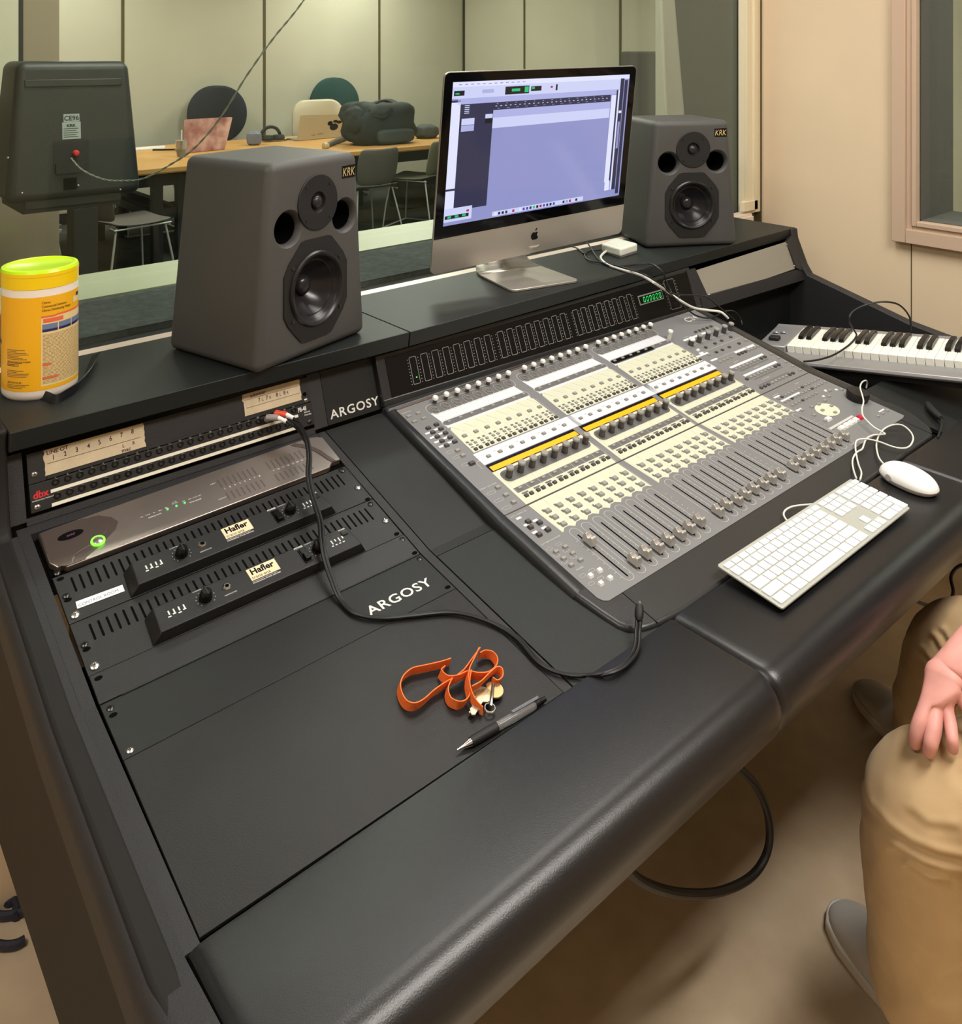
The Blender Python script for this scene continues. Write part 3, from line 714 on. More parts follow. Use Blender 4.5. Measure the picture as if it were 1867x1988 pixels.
build('shell_join', MB().box(43, 44.2, -72, 0, -1.4, -.7, CL).box(1026, 1027, -70, 0, -1.4, -.7, CL), M_dark, cs)
# grey face plates
low = [(0, 238), (0, 14), (4, 5), (12, 0), (1040, 0), (1054, 4), (1054, 238)]
fp = build('face_plate', MB().prism(low, -4, 0, CL), M_cg, cs)
up = build('face_plate', MB().box(0, 1054, .8, 349, -4, 0, CU), M_cg, cs)
build('top_edge', MB().box(0, 1054, 349, 351, -4, 2, CU), mat('copper_edge', (110, 92, 82), .4), cs)
build('fold_gap', MB().box(0, 1054, -1.0, 1.0, .1, .8, CU), mat('fold_shadow_gap', (70, 66, 62), .6), cs)
B = [76, 342, 604]; P = 30.6
pr = MB()                                              # printed areas: 0 cream 1 white 2 dark grey 3 lines 4 black
for bi, b in enumerate(B):
    xl, xr = b-12, b+7*P+9
    if bi < 2 or True:
        pr.mat(1).flat([(xl-6, 306), (xr-8, 306), (xr-2, 276), (xr, 250), (xl-2, 250), (xl-2, 276)], .25, CU)
    pr.mat(2).flat(rrect(xl-4, xr+2, 300 if bi < 2 else 300, 330, 13), .3, CU)
    pr.mat(3); ring2d(pr, rrect(xl-7, xr+5, 297, 333, 15), 1.0, .35, CU)
    pr.mat(2).flat(rrect(xl-2, xr+2, 257, 272, 7), .4, CU)
    pr.mat(3); ring2d(pr, rrect(xl-5, xr+5, 254, 275, 9), .9, .35, CU)
    pr.mat(1).rect(xl-9, xr+34 if bi < 2 else xr+6, 124, 160, .25, CU)
    pr.mat(0).flat([(xl-1, 243), (xl+6, 251), (xr-4, 251), (xr+2, 243), (xr+3, 163), (xl-4, 163)], .28, CU)
    pr.mat(0).rect(xl-10, xr+4, 2, 100, .25, CU)
    pr.mat(0).flat([(xl-8, 236), (xl-5, 152)] + [q for i in range(8) for q in ((b-15.3+i*P, 151), (b-6+i*P, 158), (b+6+i*P, 158), (b+15.3+i*P, 151))] + [(xr+4, 152), (xr+4, 236)], .28, CL)
    pr.mat(2).flat(rrect(xl-2, xr+2, 62, 94, 14), .45, CU)
    pr.mat(2).rect(xl-4, xr+4, 32, 46, .4, CU)
    pr.mat(3)
    for i in range(9):
        x = b-P/2+i*P
        for y0, y1, F in ((165, 240, CU), (128, 158, CU), (2, 60, CU), (152, 236, CL)):
            pr.rect(x-.35, x+.35, y0, y1, .5, F)
    # label boxes beside small squares
    for i in range(8):
        x = b+i*P
        pr.mat(4)
        for j in range(8): pr.rect(x-5+j*1.9, x-4.2+j*1.9, 246-j*2.9, 247-j*2.9, .5, CU)
        pr.mat(2)
        for xx in (-8, 5): pr.rect(x+xx-3, x+xx+4, 192, 197, .5, CU); pr.rect(x+xx-3, x+xx+4, 176, 180, .5, CU)
        for yy in (208, 189, 169): pr.rect(x-9, x-4, yy-1, yy+6, .5, CL)
        pr.rect(x-10, x+6, 25, 29, .5, CU)
        for q in range(3): pr.rect(x-7+q*5, x-6+q*5, 290-q*3, 291-q*3, .5, CU)
        pr.mat(3); pr.rect(x-9, x-1, 146 if i % 2 else 147, 149, .5, CU)
        # fader slot surround
        fx = b+2+i*P*.985
        ring2d(pr, rrect(fx-10, fx+11, 9, 150, 10), .8, .35, CL)
        for k_ in range(9): pr.rect(fx+7, fx+11, 22+k_*12.4, 22.7+k_*12.4, .5, CL)
        if i == 7 or (bi == 0 and i == 0):
            for k_ in range(9): pr.rect(fx+19 if i == 7 else fx-15, fx+23 if i == 7 else fx-11, 22+k_*12.4, 22.7+k_*12.4, .5, CL)
        ring2d(pr, rrect(x-12, x+6, 299, 326, 8), .5, .5, CU)
# third bank has the status display instead of knobs
pr.mat(2).flat(rrect(590, 757, 254, 272, 9), .6, CU)
pr.mat(0).flat(rrect(816, 1052, 350-228, 350-120, 3), .1, CU) if False else None
# master section lines and legends
pr.mat(3)
for y in (222, 188, 152): pr.rect(846, 1050, y, y+.8, .4, CU)
for x0, x1, y in ((866, 968, 248), (850, 866, 187), (950, 1002, 147), (1006, 1042, 147), (868, 1020, 108), (868, 1020, 69)): pr.mat(1).rect(x0, x1, y-3, y+4, .5, CU)
for x0, x1, y in ((826, 878, 181), (848, 876, 152)): pr.mat(1).rect(x0, x1, y-3, y+3, .5, CU)
pr.mat(1)
for x0, x1, y, F in ((846, 870, 213, CL), (846, 930, 195, CL), (846, 860, 152, CL), (998, 1005, 167, CL)): pr.rect(x0, x1, y-2.5, y+2.5, .5, F)
for x, y in ((1000, 163), (1031, 152), (968, 152), (843, 150)): pr.rect(x-6, x+3, y-1, y+5, .5, CL)
pr.mat(2)
for x0, x1, y in ((880, 1012, 88), (880, 1012, 48), (862, 1000, 26)): pr.rect(x0, x1, y-2, y+2, .45, CU)
for x0, x1, y in ((1014, 1040, 42),): pr.mat(1).rect(x0, x1, y, y+4, .5, CL)
pr.mat(0).lathe([(1, .45), (1, .5)], 32, CL, 911, 116, sx=34, sy=25)
pr.mat(3); pr.rect(830, 938, 66, 72, .5, CL)
# left column: white tabs beside buttons
pr.mat(1)
for j in range(5):
    y = 268-j*15.5
    pr.rect(8, 22, y+1, y+6, .5, CU) if j else None; pr.rect(30, 44, y+3, y+8, .5, CU) if j else None
for x, y in ((17, 194), (39, 194), (17, 172), (39, 172), (17, 214)): pr.rect(x-6, x+5, y+3, y+8, .5, CL)
pr.mat(3)
for x, y in ((10, 188), (12, 170), (14, 144)): ring2d(pr, rrect(x, x+18, y-4, y+3, 2.5, 2), .6, .5, CU)
for y in (57, 35, 13): ring2d(pr, rrect(6, 26, y-3, y+4, 3, 2), .6, .5, CU)
pr.rect(48, 60, 138, 139, .4, CU); pr.rect(44, 44.8, 118, 138, .4, CU)
for x, y in ((10, 128), (32, 128), (10, 110), (32, 110), (10, 92), (32, 92)): ring2d(pr, rrect(x-6, x+6, y+3, y+9, 2, 2), .5, .5, CL)
for x, y in ((18, 58), (40, 58), (18, 38), (40, 38)): ring2d(pr, rrect(x-10, x+2, y-1, y+5, 2, 2), .5, .5, CL)
build('printed_areas', pr, [M_cream, M_cwht, M_cgd, M_lbl, M_glossblk], cs, sharp=0)
lt = MB()
for s, x, y, z, F, a in (('AUTO WRITE TO', 4, 226, 5, CL, 'l'), ('AUTOMATION MODE', 4, 146, 4.6, CL, 'l'), ('FADERS', 14, 72, 4.6, CL, 'l'), ('MODIFIERS', 4, 332, 4.5, CU, 'l'), ('SHORT FUNCTIONS', 2, 72, 4.5, CU, 'l'),
                         ('WINDOW', 900, 118, 4.5, CU, 'l'), ('FUNCTION', 930, 78, 4.5, CU, 'l'), ('EQ / DYNAMICS', 900, 36, 4.5, CU, 'l'), ('TRANSPORT', 850, 218, 4.5, CL, 'l'), ('LOCATE', 960, 222, 4.5, CL, 'l'), ('MONITOR', 880, 256, 4.5, CU, 'l')):
    put_text(lt, s, F, x, y, .6, z, a, bold=.01)
build('legend', lt, M_lbl, cs)
build('lettering', put_text(put_text(MB(), 'C', CU, 968, 306, .6, 27, bold=.03, wide=1.15), '24', CU, 991, 306, .6, 27, bold=.0, wide=1.1), M_print, cs, label='silver C24 lettering')
# orange channel displays in dark wells
for b0, b1 in ((56, 300), (320, 566), (584, 822)):
    w_ = build('display_well', MB().box(b0, b1, 100, 121, .2, 1.6, CU), M_glossblk, cs)
    build('display_screen', MB().box(b0+2, b1-2, 101, 113.5, 1.65, 1.9, CU), M_orange, w_, label='lit orange text display')
sd = build('status_display', MB().prism(rrect(592, 752, 257, 269, 5), .7, 1.4, CU), M_glossblk, cs)
# buttons: one mesh per kind, copied
def button(F, x, y, w_, d_, h_, m, name='button', parent=cs, store={}):
    key = (w_, d_, h_, m.name, id(F))
    if key not in store:
        mb = MB(); mb.add([F(x-w_/2, y-d_/2, 0), F(x+w_/2, y-d_/2, 0), F(x+w_/2, y+d_/2, 0), F(x-w_/2, y+d_/2, 0), F(x-w_*.4, y-d_*.4, h_), F(x+w_*.4, y-d_*.4, h_), F(x+w_*.4, y+d_*.4, h_), F(x-w_*.4, y+d_*.4, h_)],
                          [(0, 1, 5, 4), (1, 2, 6, 5), (2, 3, 7, 6), (3, 0, 4, 7), (4, 5, 6, 7), (3, 2, 1, 0)])
        o = build(name, mb, m, parent); store[key] = (o, F(x, y, 0)); return o
    o, p0 = store[key]; return inst(o, F(x, y, 0)-p0, parent)
small = MB()
def sb(F, x, y, w_=9, d_=7, h_=3.2, mi=0, mbx=small):
    mbx.mat(mi).add([F(x-w_/2, y-d_/2, 0), F(x+w_/2, y-d_/2, 0), F(x+w_/2, y+d_/2, 0), F(x-w_/2, y+d_/2, 0), F(x-w_*.4, y-d_*.36, h_), F(x+w_*.4, y-d_*.36, h_), F(x+w_*.4, y+d_*.36, h_), F(x-w_*.4, y+d_*.36, h_)],
                          [(0, 1, 5, 4), (1, 2, 6, 5), (2, 3, 7, 6), (3, 0, 4, 7), (4, 5, 6, 7)])
big = []
for bi, b in enumerate(B):
    for i in range(8):
        x = b+i*P
        for yy in (208, 189, 168): button(CL, x-1, yy-3, 12.5, 10, 4, M_btn)          # 72 of the biggest
        # trim knobs: white lit caps on short posts
        k_ = MB().lathe([(4.5, 0), (4.5, 9)], 10, CU, x+13, 333).mat(1).lathe([(6.6, 9), (6.8, 12), (5.2, 14.5), (.4, 15)], 16, CU, x+13, 333)
        build('trim_knob', k_, [M_btnd, M_btnw], cs)
        sb(CU, x, 265, 10, 6, 3); sb(CU, x, 213, 11, 8, 3.4); sb(CU, x+3, 140, 10, 7, 3.4); sb(CU, x-3, 40, 10, 6, 3)
        for xx in (-6, 7): sb(CU, x+xx, 186, 7, 6, 2.4); sb(CU, x+xx, 169, 8, 7, 3.4, 1); sb(CU, x+xx, 19, 8.5, 7.5, 3.6, 1)
for b_ in (0,):
    for x, y in ((1007, 159), (1039, 146), (977, 146), (915, 139), (936, 119), (896, 120), (914, 99), (946, 140), (851, 146), (855, 119), (887, 142), (855, 92)): sb(CL, x, y, 10, 7, 3.4)
    for j, y in enumerate((205, 188, 170)):
        for i in range(13):
            x = 852+i*15.6
            if j == 2 and i > 7: continue
            sb(CL, x, y, 8, 6, 3, 1 if (i*7+j*5) % 6 == 1 else 0)
    for y, xs, n_ in ((97, (858, 1010), 10), (57, (861, 1009), 10), (17, (860, 1008), 10)):
        for i in range(n_): sb(CU, xs[0]+(xs[1]-xs[0])*i/(n_-1), y, 9.5, 7.5, 3.6, 1 if i in (0, 8, 9) or (y == 17 and i < 3) else 0)
    for i in range(7): sb(CU, 952+i*15.2, 137, 9.5, 7.5, 3.4, 1 if i < 3 else 0)
    for i in range(4): sb(CU, 866+i*17, 137, 9, 6, 3)
    for i in range(5): sb(CU, 1041, 97-i*20.2, 9, 6, 3)
    for x, y, mi in ((861, 200, 2), (894, 199, 1), (938, 200, 1), (970, 201, 1), (1014, 201, 1), (868, 172, 0), (901, 171, 1), (928, 171, 1), (960, 171, 1), (1005, 170, 1), (1039, 171, 0), (940, 262, 1), (958, 262, 1), (976, 262, 1), (994, 262, 1), (1012, 262, 1)): sb(CU, x, y, 9, 7, 3.4, mi)
    for i in range(3): sb(CL, 989+i*24, 35, 9, 6.5, 3.2)
    for j in range(2):
        for i in range(2): sb(CU, 11+i*24, 319-j*20, 12, 7, 3)
    for j in range(5):
        for i in range(2): sb(CU, 24+i*22-(0 if j else 0), 268-j*15.5+i*1.5, 11, 8, 4, 1)
    for x, y in ((34, 183), (34, 166), (36, 62), (36, 39), (36, 17)): sb(CU, x, y, 11, 8, 3.6)
    sb(CU, 35, 139, 14, 9, 4.5, 1)
    for x, y in ((24, 213-10), (40, 190), (40, 169), (18, 190), (18, 168)): sb(CL, x, y, 10, 9, 4.5, 1)
    for x, y in ((12, 122), (34, 122), (12, 104), (34, 104), (12, 86), (34, 86)): sb(CL, x+2, y, 10, 7, 3.6)
    for x, y in ((24, 52), (46, 52), (26, 31), (48, 31)): sb(CL, x, y, 9.5, 8.5, 4, 2)
build('small_buttons', small, [M_btn, M_btnd, M_btnw], cs, kind='stuff')
for i, x in enumerate((857, 880, 901, 923, 944)):
    button(CL, x, 55, 17, 13, 5, M_btnw if i < 4 else mat('red_button', (196, 28, 56), .4), name='transport_button')
button(CL, 868, 92, 18, 12, 5, M_btnw, name='transport_button')
# rotary encoders
enc = None
def encoder(F, x, y, r=7.0, h_=21, m=(M_btnd, M_btn)):
    mb = MB().lathe([(r*.98, 0), (r*.92, h_-5)], 18, F, x, y); mb.mat(1).lathe([(r*.92, h_-5), (r*1.12, h_-4.5), (r*1.12, h_-1.5), (r*.95, h_), (.5, h_+.3)], 18, F, x, y, cap=False)
    return mb
for b in B:
    for i in range(8):
        x = b+i*P
        if enc is None: enc = build('rotary_knob', encoder(CU, x, 76), [M_btnd, M_btn], cs); e0 = CU(x, 76, 0)
        else: inst(enc, CU(x, 76, 0)-e0, cs)
        if i % 1 == 0:
            rg = MB().lathe([(7.5, .55), (7.5, 1.8), (6.6, 1.8), (6.5, .55)], 18, CU, x-2, 313, cap=False)
            build('trim_ring', rg, M_btn, cs)
for x in (902, 941, 980, 1018, 1050): inst(enc, CU(x, 226, 0)-e0, cs)
build('rotary_knob', encoder(CU, 866, 226, 7.5, 19), [M_btnd, M_btnw], cs, label='white topped rotary knob')
build('rotary_knob', encoder(CU, 831, 270, 6, 26), [mat('clear_stem', (200, 200, 196), .4), M_btnw], cs, label='white topped level knob')
dd = MB()
for b in B:
    for i in range(8):
        for j in range(11):
            a = math.radians(-50+28*j); dd.rect(b+i*P+11*math.cos(a)-.8, b+i*P+11*math.cos(a)+.8, 77+11.5*math.sin(a)-.8, 77+11.5*math.sin(a)+.8, .6, CU)
build('knob_lights', dd, M_btnd, cs, kind='stuff')
# faders: slot, cap
caps = [None]
pos = {0: 107, 2: 37, 3: 35, 4: 34, 5: 33, 6: 33, 7: 32}
def cap_mesh(x, y):
    # waisted two-humped metal fader cap lying along the slot
    prof = [(-11.5, 0), (-11.5, 8), (-9, 13), (-6, 14.5), (-3.5, 11.5), (0, 9.6), (3.5, 11.5), (6, 14.5), (9, 13), (11.5, 8), (11.5, 0)]
    n_ = len(prof); vs = []
    for wx in (-5.6, -5.2, 5.2, 5.6):
        for yy, zz in prof: vs.append(CL(x+wx, y+yy, 3+(zz if abs(wx) < 5.5 else max(0, zz-1.2))))
    fs = []
    for a in range(3):
        for k_ in range(n_): fs.append((a*n_+k_, a*n_+(k_+1) % n_, (a+1)*n_+(k_+1) % n_, (a+1)*n_+k_))
    fs += [tuple(range(n_)), tuple(range(3*n_, 4*n_))]
    return MB().add(vs, fs).box(x-1, x+1, y-4, y+4, -2, 3, CL)
M_cap = mat('satin_fader_cap', (206, 202, 196), .33, metal=.7)
for bi, b in enumerate(B):
    for i in range(8):
        fx = b+2+i*P*.985
        build('fader_slot', MB().prism(rrect(fx-1.3, fx+1.3, 18, 133, 1.2, 2), .3, .6, CL), M_dark, cs)
        y = 106 if (bi == 0 and i == 0) else 30+((i*37+bi*11) % 5)*.7
        if caps[0] is None: caps[0] = build('fader_cap', cap_mesh(fx, y), M_cap, cs, bevel=.0006); c0 = CL(fx, y, 0)
        else: inst(caps[0], CL(fx, y, 0)-c0, cs)
build('jog_wheel', MB().lathe([(24, .5), (25, 4), (25.5, 17), (24, 20), (12, 20.6), (.5, 20.4)], 40, CL, 1029, 103), mat('black_wheel', (24, 23, 23), .45), cs, label='large black jog wheel')
# meter bridge
mo_ = aty(761, 771.6, .026); mt_ = aty(746.7, 695, .0507); mt_ = V((mo_.x, mt_.y, mt_.z)); mn_ = V((1, 0, 0)).cross((mt_-mo_).normalized())
MQ = mm(quad(mo_, atp(1352, 594, mo_, mn_), atp(746.7, 695, mo_, mn_), atp(1331, 528, mo_, mn_), 1050, 90))
mbg = build('meter_bridge', MB().box(-22, 1072, -16, 100, -14, -1, MQ), M_tub, cs, bevel=.002)
mp = build('meter_panel', MB().box(0, 1050, 0, 90, -1, 0, MQ), mat('meter_black', (10, 10, 11), .32, spec=.3), mbg)
build('bridge_slope', slab4([MQ(-22, -14, -1), MQ(1072, -14, -1), MQ(1072, -1, 2), MQ(-22, -1, 2)], .006), M_tub, cs, bevel=.002)
M_mo = mat('meter_outline_print', (140, 143, 143), .6)
hm = None
xs = []
def mpx(x, y):                                          # panel coordinates seen at a pixel
    o = MQ(0, 0, 0); p = atp(x, y, o, MQ(0, 0, 1)-o); ex = MQ(1050, 0, 0)-o; ey = MQ(0, 90, 0)-o
    return (p-o).dot(ex)/ex.length_squared*1050, (p-o).dot(ey)/ey.length_squared*90
# bank ends read from the photograph: first and last meter of each bank
for (xa, ya), (xb, yb_) in ((( 806, 722.5), (951, 677)), ((976, 667.5), (1098, 632)), ((1122, 624), (1227, 594))):
    a, _ = mpx(xa, ya); b_, _ = mpx(xb, yb_); xs += [a+(b_-a)*i/7 for i in range(8)]
for i, x in enumerate(xs):
    m_ = MB(); ring2d(m_, rrect(x-9.2, x+9.2, 13, 76, 3), 1.1, .5, MQ)
    build('level_meter', m_, M_mo, mp)
tk = MB()
for i, x in enumerate(xs):
    for j in range(9):
        for dx in ([-14.5] if i % 8 == 0 else [])+[12.8]: tk.rect(x+dx, x+dx+2.4, 14+j*7, 15.6+j*7, .5, MQ)
build('meter_ticks', tk, M_mo, mp, kind='stuff')
build('meter_light', MB().lathe([(1.6, .4), (1.2, 1.2)], 10, MQ, xs[0]+1.5, 28), mat('green_led_lit', (70, 240, 90)), mp, label='single green light')
ca = mpx(1238, 572); cb = mpx(1284, 561)
x0, x1 = ca[0]-0, cb[0]+1; ym = 54
cn = build('time_counter', MB().box(x0, x1, ym-13, ym+11, 0, 2, MQ), mat('counter_bezel', (120, 126, 120), .4), mp, label='grey framed green number display')
build('counter_window', MB().box(x0+3, x1-3, ym-10, ym+8, 2, 2.4, MQ), M_glossblk, cn)
g = MB()
def seg7(mb, x, y, w_, h_, dgt='0', t_=1.35, z=2.6, F=MQ, sl=.12):
    q = lambda a, b_: F(x+a+b_*sl, y+b_, z)
    S = {'a': ((t_, h_-t_), (w_-t_, h_)), 'b': ((w_-t_, h_/2+.4), (w_, h_-t_*.7)), 'c': ((w_-t_, t_*.7), (w_, h_/2-.4)), 'd': ((t_, 0), (w_-t_, t_)), 'e': ((0, t_*.7), (t_, h_/2-.4)), 'f': ((0, h_/2+.4), (t_, h_-t_*.7)), 'g': ((t_, h_/2-t_/2), (w_-t_, h_/2+t_/2))}
    for k_ in {'0': 'abcdef'}[dgt]:
        (a0, b0), (a1, b1) = S[k_]; mb.add([q(a0, b0), q(a1, b0), q(a1, b1), q(a0, b1)], [(0, 1, 2, 3)])
wd_ = (x1-x0-21)/6
for i in range(6): seg7(g, x0+17+i*wd_, ym-8, wd_*.56, 13, t_=1.1)
build('digits', g, mat('green_digits_lit', (50, 235, 110), .4, emit=1.1), cn, label='green zeros 0:00.000')
dm = MB(); xr = x1+38
ring2d(dm, rrect(xr-18, xr+26, 8, 84, 3), .9, .5, MQ)
for j in range(9): dm.rect(xr+30, xr+33, 12+j*8, 13.5+j*8, .5, MQ); dm.rect(xr-24, xr-21, 12+j*8, 13.5+j*8, .5, MQ)
build('level_meter', dm, M_mo, mp)
# ================================================================== loudspeakers
M_spk = mat('charcoal_speaker_paint', (72, 72, 71), .5, bump=.2, bscale=900)
def speaker(x, y, z0, yaw, lbl, group=None):
    t = thing('loudspeaker', (x, y, z0), lbl, 'loudspeaker', group)
    e1 = V((math.cos(yaw), math.sin(yaw), 0)); n = V((-math.sin(yaw), math.cos(yaw), 0)); o = V((x, y, z0))
    S = lambda a, b, c: o+e1*a+n*b+UP*c              # a across, b back, c up
    wb, wt, db, dt, h = .1445, .116, .247, .232, .366
    vs = [S(-wb, 0, 0), S(wb, 0, 0), S(wb, db, 0), S(-wb, db, 0), S(-wt, -.003, h), S(wt, -.003, h), S(wt, dt, h), S(-wt, dt, h)]
    mb = MB().add(vs, [(3, 2, 1, 0), (4, 5, 6, 7), (0, 1, 5, 4), (1, 2, 6, 5), (2, 3, 7, 6), (3, 0, 4, 7)])
    body = build('cabinet', mb, M_spk, t, bevel=.017, bseg=6)
    # cut the two flared ports and the driver recesses
    def cutter(prof, cx, cz, seg=40):
        F = lambda a, b, c: S(cx+a, c, cz+b)
        return MB().lathe([(r, d) for r, d in prof], seg, F)
    cuts = MB()
    for cx, cz in ((-.0715, .2435), (.0775, .2455)):
        mb2 = cutter([(.040, -.02), (.036, -.003), (.0325, .0005), (.0295, .006), (.0275, .014), (.0265, .09)], cx, cz)
        cuts.add(mb2.v, mb2.f)
    mb2 = cutter([(.068, -.02), (.068, .0695)], 0, .123); cuts.add(mb2.v, mb2.f)
    mb2 = cutter([(.046, -.02), (.046, .012)], .003, .282); cuts.add(mb2.v, mb2.f)
    ct = build('cutter', cuts, M_spk); md = body.modifiers.new('cut', 'BOOLEAN'); md.object = ct; md.operation = 'DIFFERENCE'; md.solver = 'EXACT'
    dg = bpy.context.evaluated_depsgraph_get(); me = bpy.data.meshes.new_from_object(body.evaluated_get(dg))
    body.modifiers.clear(); body.data = me; bpy.data.objects.remove(ct)
    me.polygons.foreach_set('use_smooth', [True]*len(me.polygons)); me.set_sharp_from_angle(angle=math.radians(42))
    G = lambda a, b, c: S(a, -c, b)                   # baffle frame: across, up, out
    for cx, cz in ((-.0715, .2435), (.0775, .2455)):
        build('port_tube', MB().lathe([(.0266, -.01), (.0262, -.085), (.001, -.085)], 30, lambda a, b, c, cx=cx, cz=cz: G(cx+a, cz+b, c), cap=False), M_dark, t)
    # tweeter
    T = lambda a, b, c: G(.003+a, .282+b, c)
    tw = build('tweeter_plate', MB().lathe([(.0525, 0), (.0525, .0042), (.051, .0052), (.020, .0045), (.0165, -.002), (.013, -.003)], 48, T, cap=False), M_rub, t)
    build('tweeter_dome', MB().lathe([(.0135, -.003), (.0125, .002), (.009, .0055), (.004, .0072), (.0004, .0076)], 28, T, cap=False), mat('soft_dome', (34, 34, 36), .35), tw)
    for a in (45, 135, 225, 315): build('screw', MB().lathe([(.0028, .005), (.0024, .0066), (.0004, .0068)], 10, lambda p, q, r, a=a: T(p+.0435*math.cos(math.radians(a)), q+.0435*math.sin(math.radians(a)), r)), M_scrblk, tw)
    # woofer on an eight sided plate
    Wf = lambda a, b, c: G(a, .122+b, c)
    oc = [(-.083, .036), (-.072, .056), (-.040, .091), (-.03, .0935), (.03, .0935), (.040, .091), (.072, .056), (.083, .036), (.083, -.036), (.072, -.056), (.040, -.091), (.03, -.0935), (-.03, -.0935), (-.040, -.091), (-.072, -.056), (-.083, -.036)]
    n_ = len(oc); hole = []
    for x_, y_ in oc:
        a = math.atan2(y_, x_); hole.append((.069*math.cos(a), .069*math.sin(a)))
    vs = [Wf(*p, 0) for p in oc]+[Wf(*p, .0035) for p in oc]+[Wf(*p, .0035) for p in hole]+[Wf(*p, -.01) for p in hole]
    fs = [(k*n_+i, k*n_+(i+1) % n_, (k+1)*n_+(i+1) % n_, (k+1)*n_+i) for k in range(3) for i in range(n_)]
    pl = build('woofer_plate', MB().add(vs, fs), M_rub, t, sharp=25)
    build('woofer_ring', MB().lathe([(.0705, .002), (.0702, .0055), (.0675, .0085), (.0645, .009), (.0605, .0065), (.0575, .0015)], 56, Wf, cap=False), mat('rubber_surround', (26, 26, 28), .32), pl)
    build('woofer_cone', MB().lathe([(.058, .002), (.052, -.006), (.050, -.0055), (.048, -.0085), (.040, -.018), (.030, -.028), (.019, -.036)], 56, Wf, cap=False), mat('woofer_cone_poly', (44, 43, 46), .24, metal=.35), pl)
    build('dust_cap', MB().lathe([(.0195, -.036), (.0175, -.029), (.012, -.0245), (.005, -.0225), (.0004, -.022)], 32, Wf, cap=False), mat('dust_cap_poly', (36, 36, 40), .25), pl)
    for a in (38, 142, 218, 322): build('screw', MB().lathe([(.0036, .0035), (.003, .0056), (.0004, .006)], 10, lambda p, q, r, a=a: Wf(p+.078*math.cos(math.radians(a))*1.0, q+.078*math.sin(math.radians(a)), r)), M_scrblk, pl)
    b = build('badge', MB().box(.069, .108, .317, .3425, 0, .0032, G), M_glossblk, t, bevel=.001, label='black KRK badge with gold letters')
    build('lettering', put_text(MB(), 'KRK', G, .0885, .3215, .0035, .0235, 'c', bold=-.004, shear=.18, wide=.78), mat('gold_print', (216, 196, 140), .4, metal=.3), b)
    return t
speaker(.4959, .0429, ZS, .2749, 'charcoal loudspeaker on the left part of the shelf, between wipes and computer', 'charcoal loudspeakers on the shelf')
speaker(1.7778, .1173, ZS, -.5122, 'charcoal loudspeaker on the right part of the shelf, beside the cream frame', 'charcoal loudspeakers on the shelf')

# ================================================================== all-in-one computer
im = thing('desktop_computer', (1.18, .18, ZS), 'slim aluminium all-in-one computer with lit screen on the shelf', 'computer')
yaw, tilt, roll = -.1066, -.168, .0326
e1 = V((math.cos(yaw), math.sin(yaw), 0)); n_ = V((-math.sin(yaw), math.cos(yaw), 0)); up_ = UP*math.cos(tilt)+n_*math.sin(tilt)
e1, up_ = e1*math.cos(roll)+up_*math.sin(roll), -e1*math.sin(roll)+up_*math.cos(roll)
io = V((1.2045, .1856, 1.055)); inn = up_.cross(e1)       # points back
IQ = quad(atp(836, 534.8, io, inn), atp(1206, 452.5, io, inn), atp(863, 140.5, io, inn), atp(1236, 127.5, io, inn), 650, 516); IQ = mm(IQ)
M_alu = mat('brushed_aluminium', (196, 192, 184), .34, metal=.75)
loops = []
for (g, z, r) in ((0, 0, 16), (0, -5, 16), (14, -12, 20), (60, -26, 50), (150, -36, 80)):
    loops.append([IQ(x, y, z) for x, y in rrect(g, 650-g, g*.9, 516-g*.9, r, 6)])
n0 = len(loops[0]); vs = [p for l in loops for p in l]
fs = [(k*n0+i, k*n0+(i+1) % n0, (k+1)*n0+(i+1) % n0, (k+1)*n0+i) for k in range(len(loops)-1) for i in range(n0)]+[tuple(range(n0)), tuple(range((len(loops)-1)*n0, len(loops)*n0))]
build('housing', MB().add(vs, fs), M_alu, im, sharp=30)
gl = [p for p in rrect(1.5, 648.5, 92, 514.5, 15, 6)]
gl = [(x, y if y > 200 else (92 if y < 108 else y)) for x, y in gl]; 
gl = [(1.5, 92), (648.5, 92)]+[p for p in rrect(1.5, 648.5, 92, 514.5, 15, 6) if p[1] > 300]
build('screen_glass', MB().prism(gl, .1, .9, IQ), mat('black_screen_glass', (5, 5, 6), .06, spec=.28), im, label='black glass border')
def em(name, c, e=1.0): return mat(name, c, .5, emit=e, spec=.3)
E_ = 1.0
SM = [em('screen_light', (176, 180, 232), .95), em('screen_white', (224, 228, 255), 1.0), em('screen_dark', (44, 46, 78), .9), em('screen_grey', (150, 154, 210), .9),
      em('screen_black', (8, 12, 18), .6), em('screen_green', (30, 200, 130), .9), em('screen_pale', (204, 210, 246), 1.0), em('screen_red', (190, 40, 80), .8), em('screen_violet', (90, 70, 190), .8)]
for m_ in SM: m_.node_tree.nodes['Principled BSDF'].inputs['Base Color'].default_value = (.02, .02, .02, 1); m_.node_tree.nodes['Principled BSDF'].inputs['Roughness'].default_value = .08
sc = MB()
def R(x0, x1, y0, y1, mi, z=1.1): sc.mat(mi).rect(26+x0*598, 26+x1*598, 124+y0*367, 124+y1*367, z, IQ)
R(0, 1, 0, 1, 3, 1.05)
R(0, 1, .965, 1, 1); R(0, .955, .885, .965, 6); R(.03, .96, .845, .885, 0)
R(0, .045, .10, .86, 1); R(0, .045, .86, .875, 2); R(0, .045, .245, .26, 2, 1.2)
R(.045, .215, .10, .845, 2, 1.15); R(.045, .215, .10, .845, 2)
R(.215, .89, .14, .735, 3, 1.12); R(.215, .89, .66, .735, 6, 1.15); R(.215, .89, .735, .79, 0, 1.15); R(.215, .89, .79, .845, 2, 1.15)
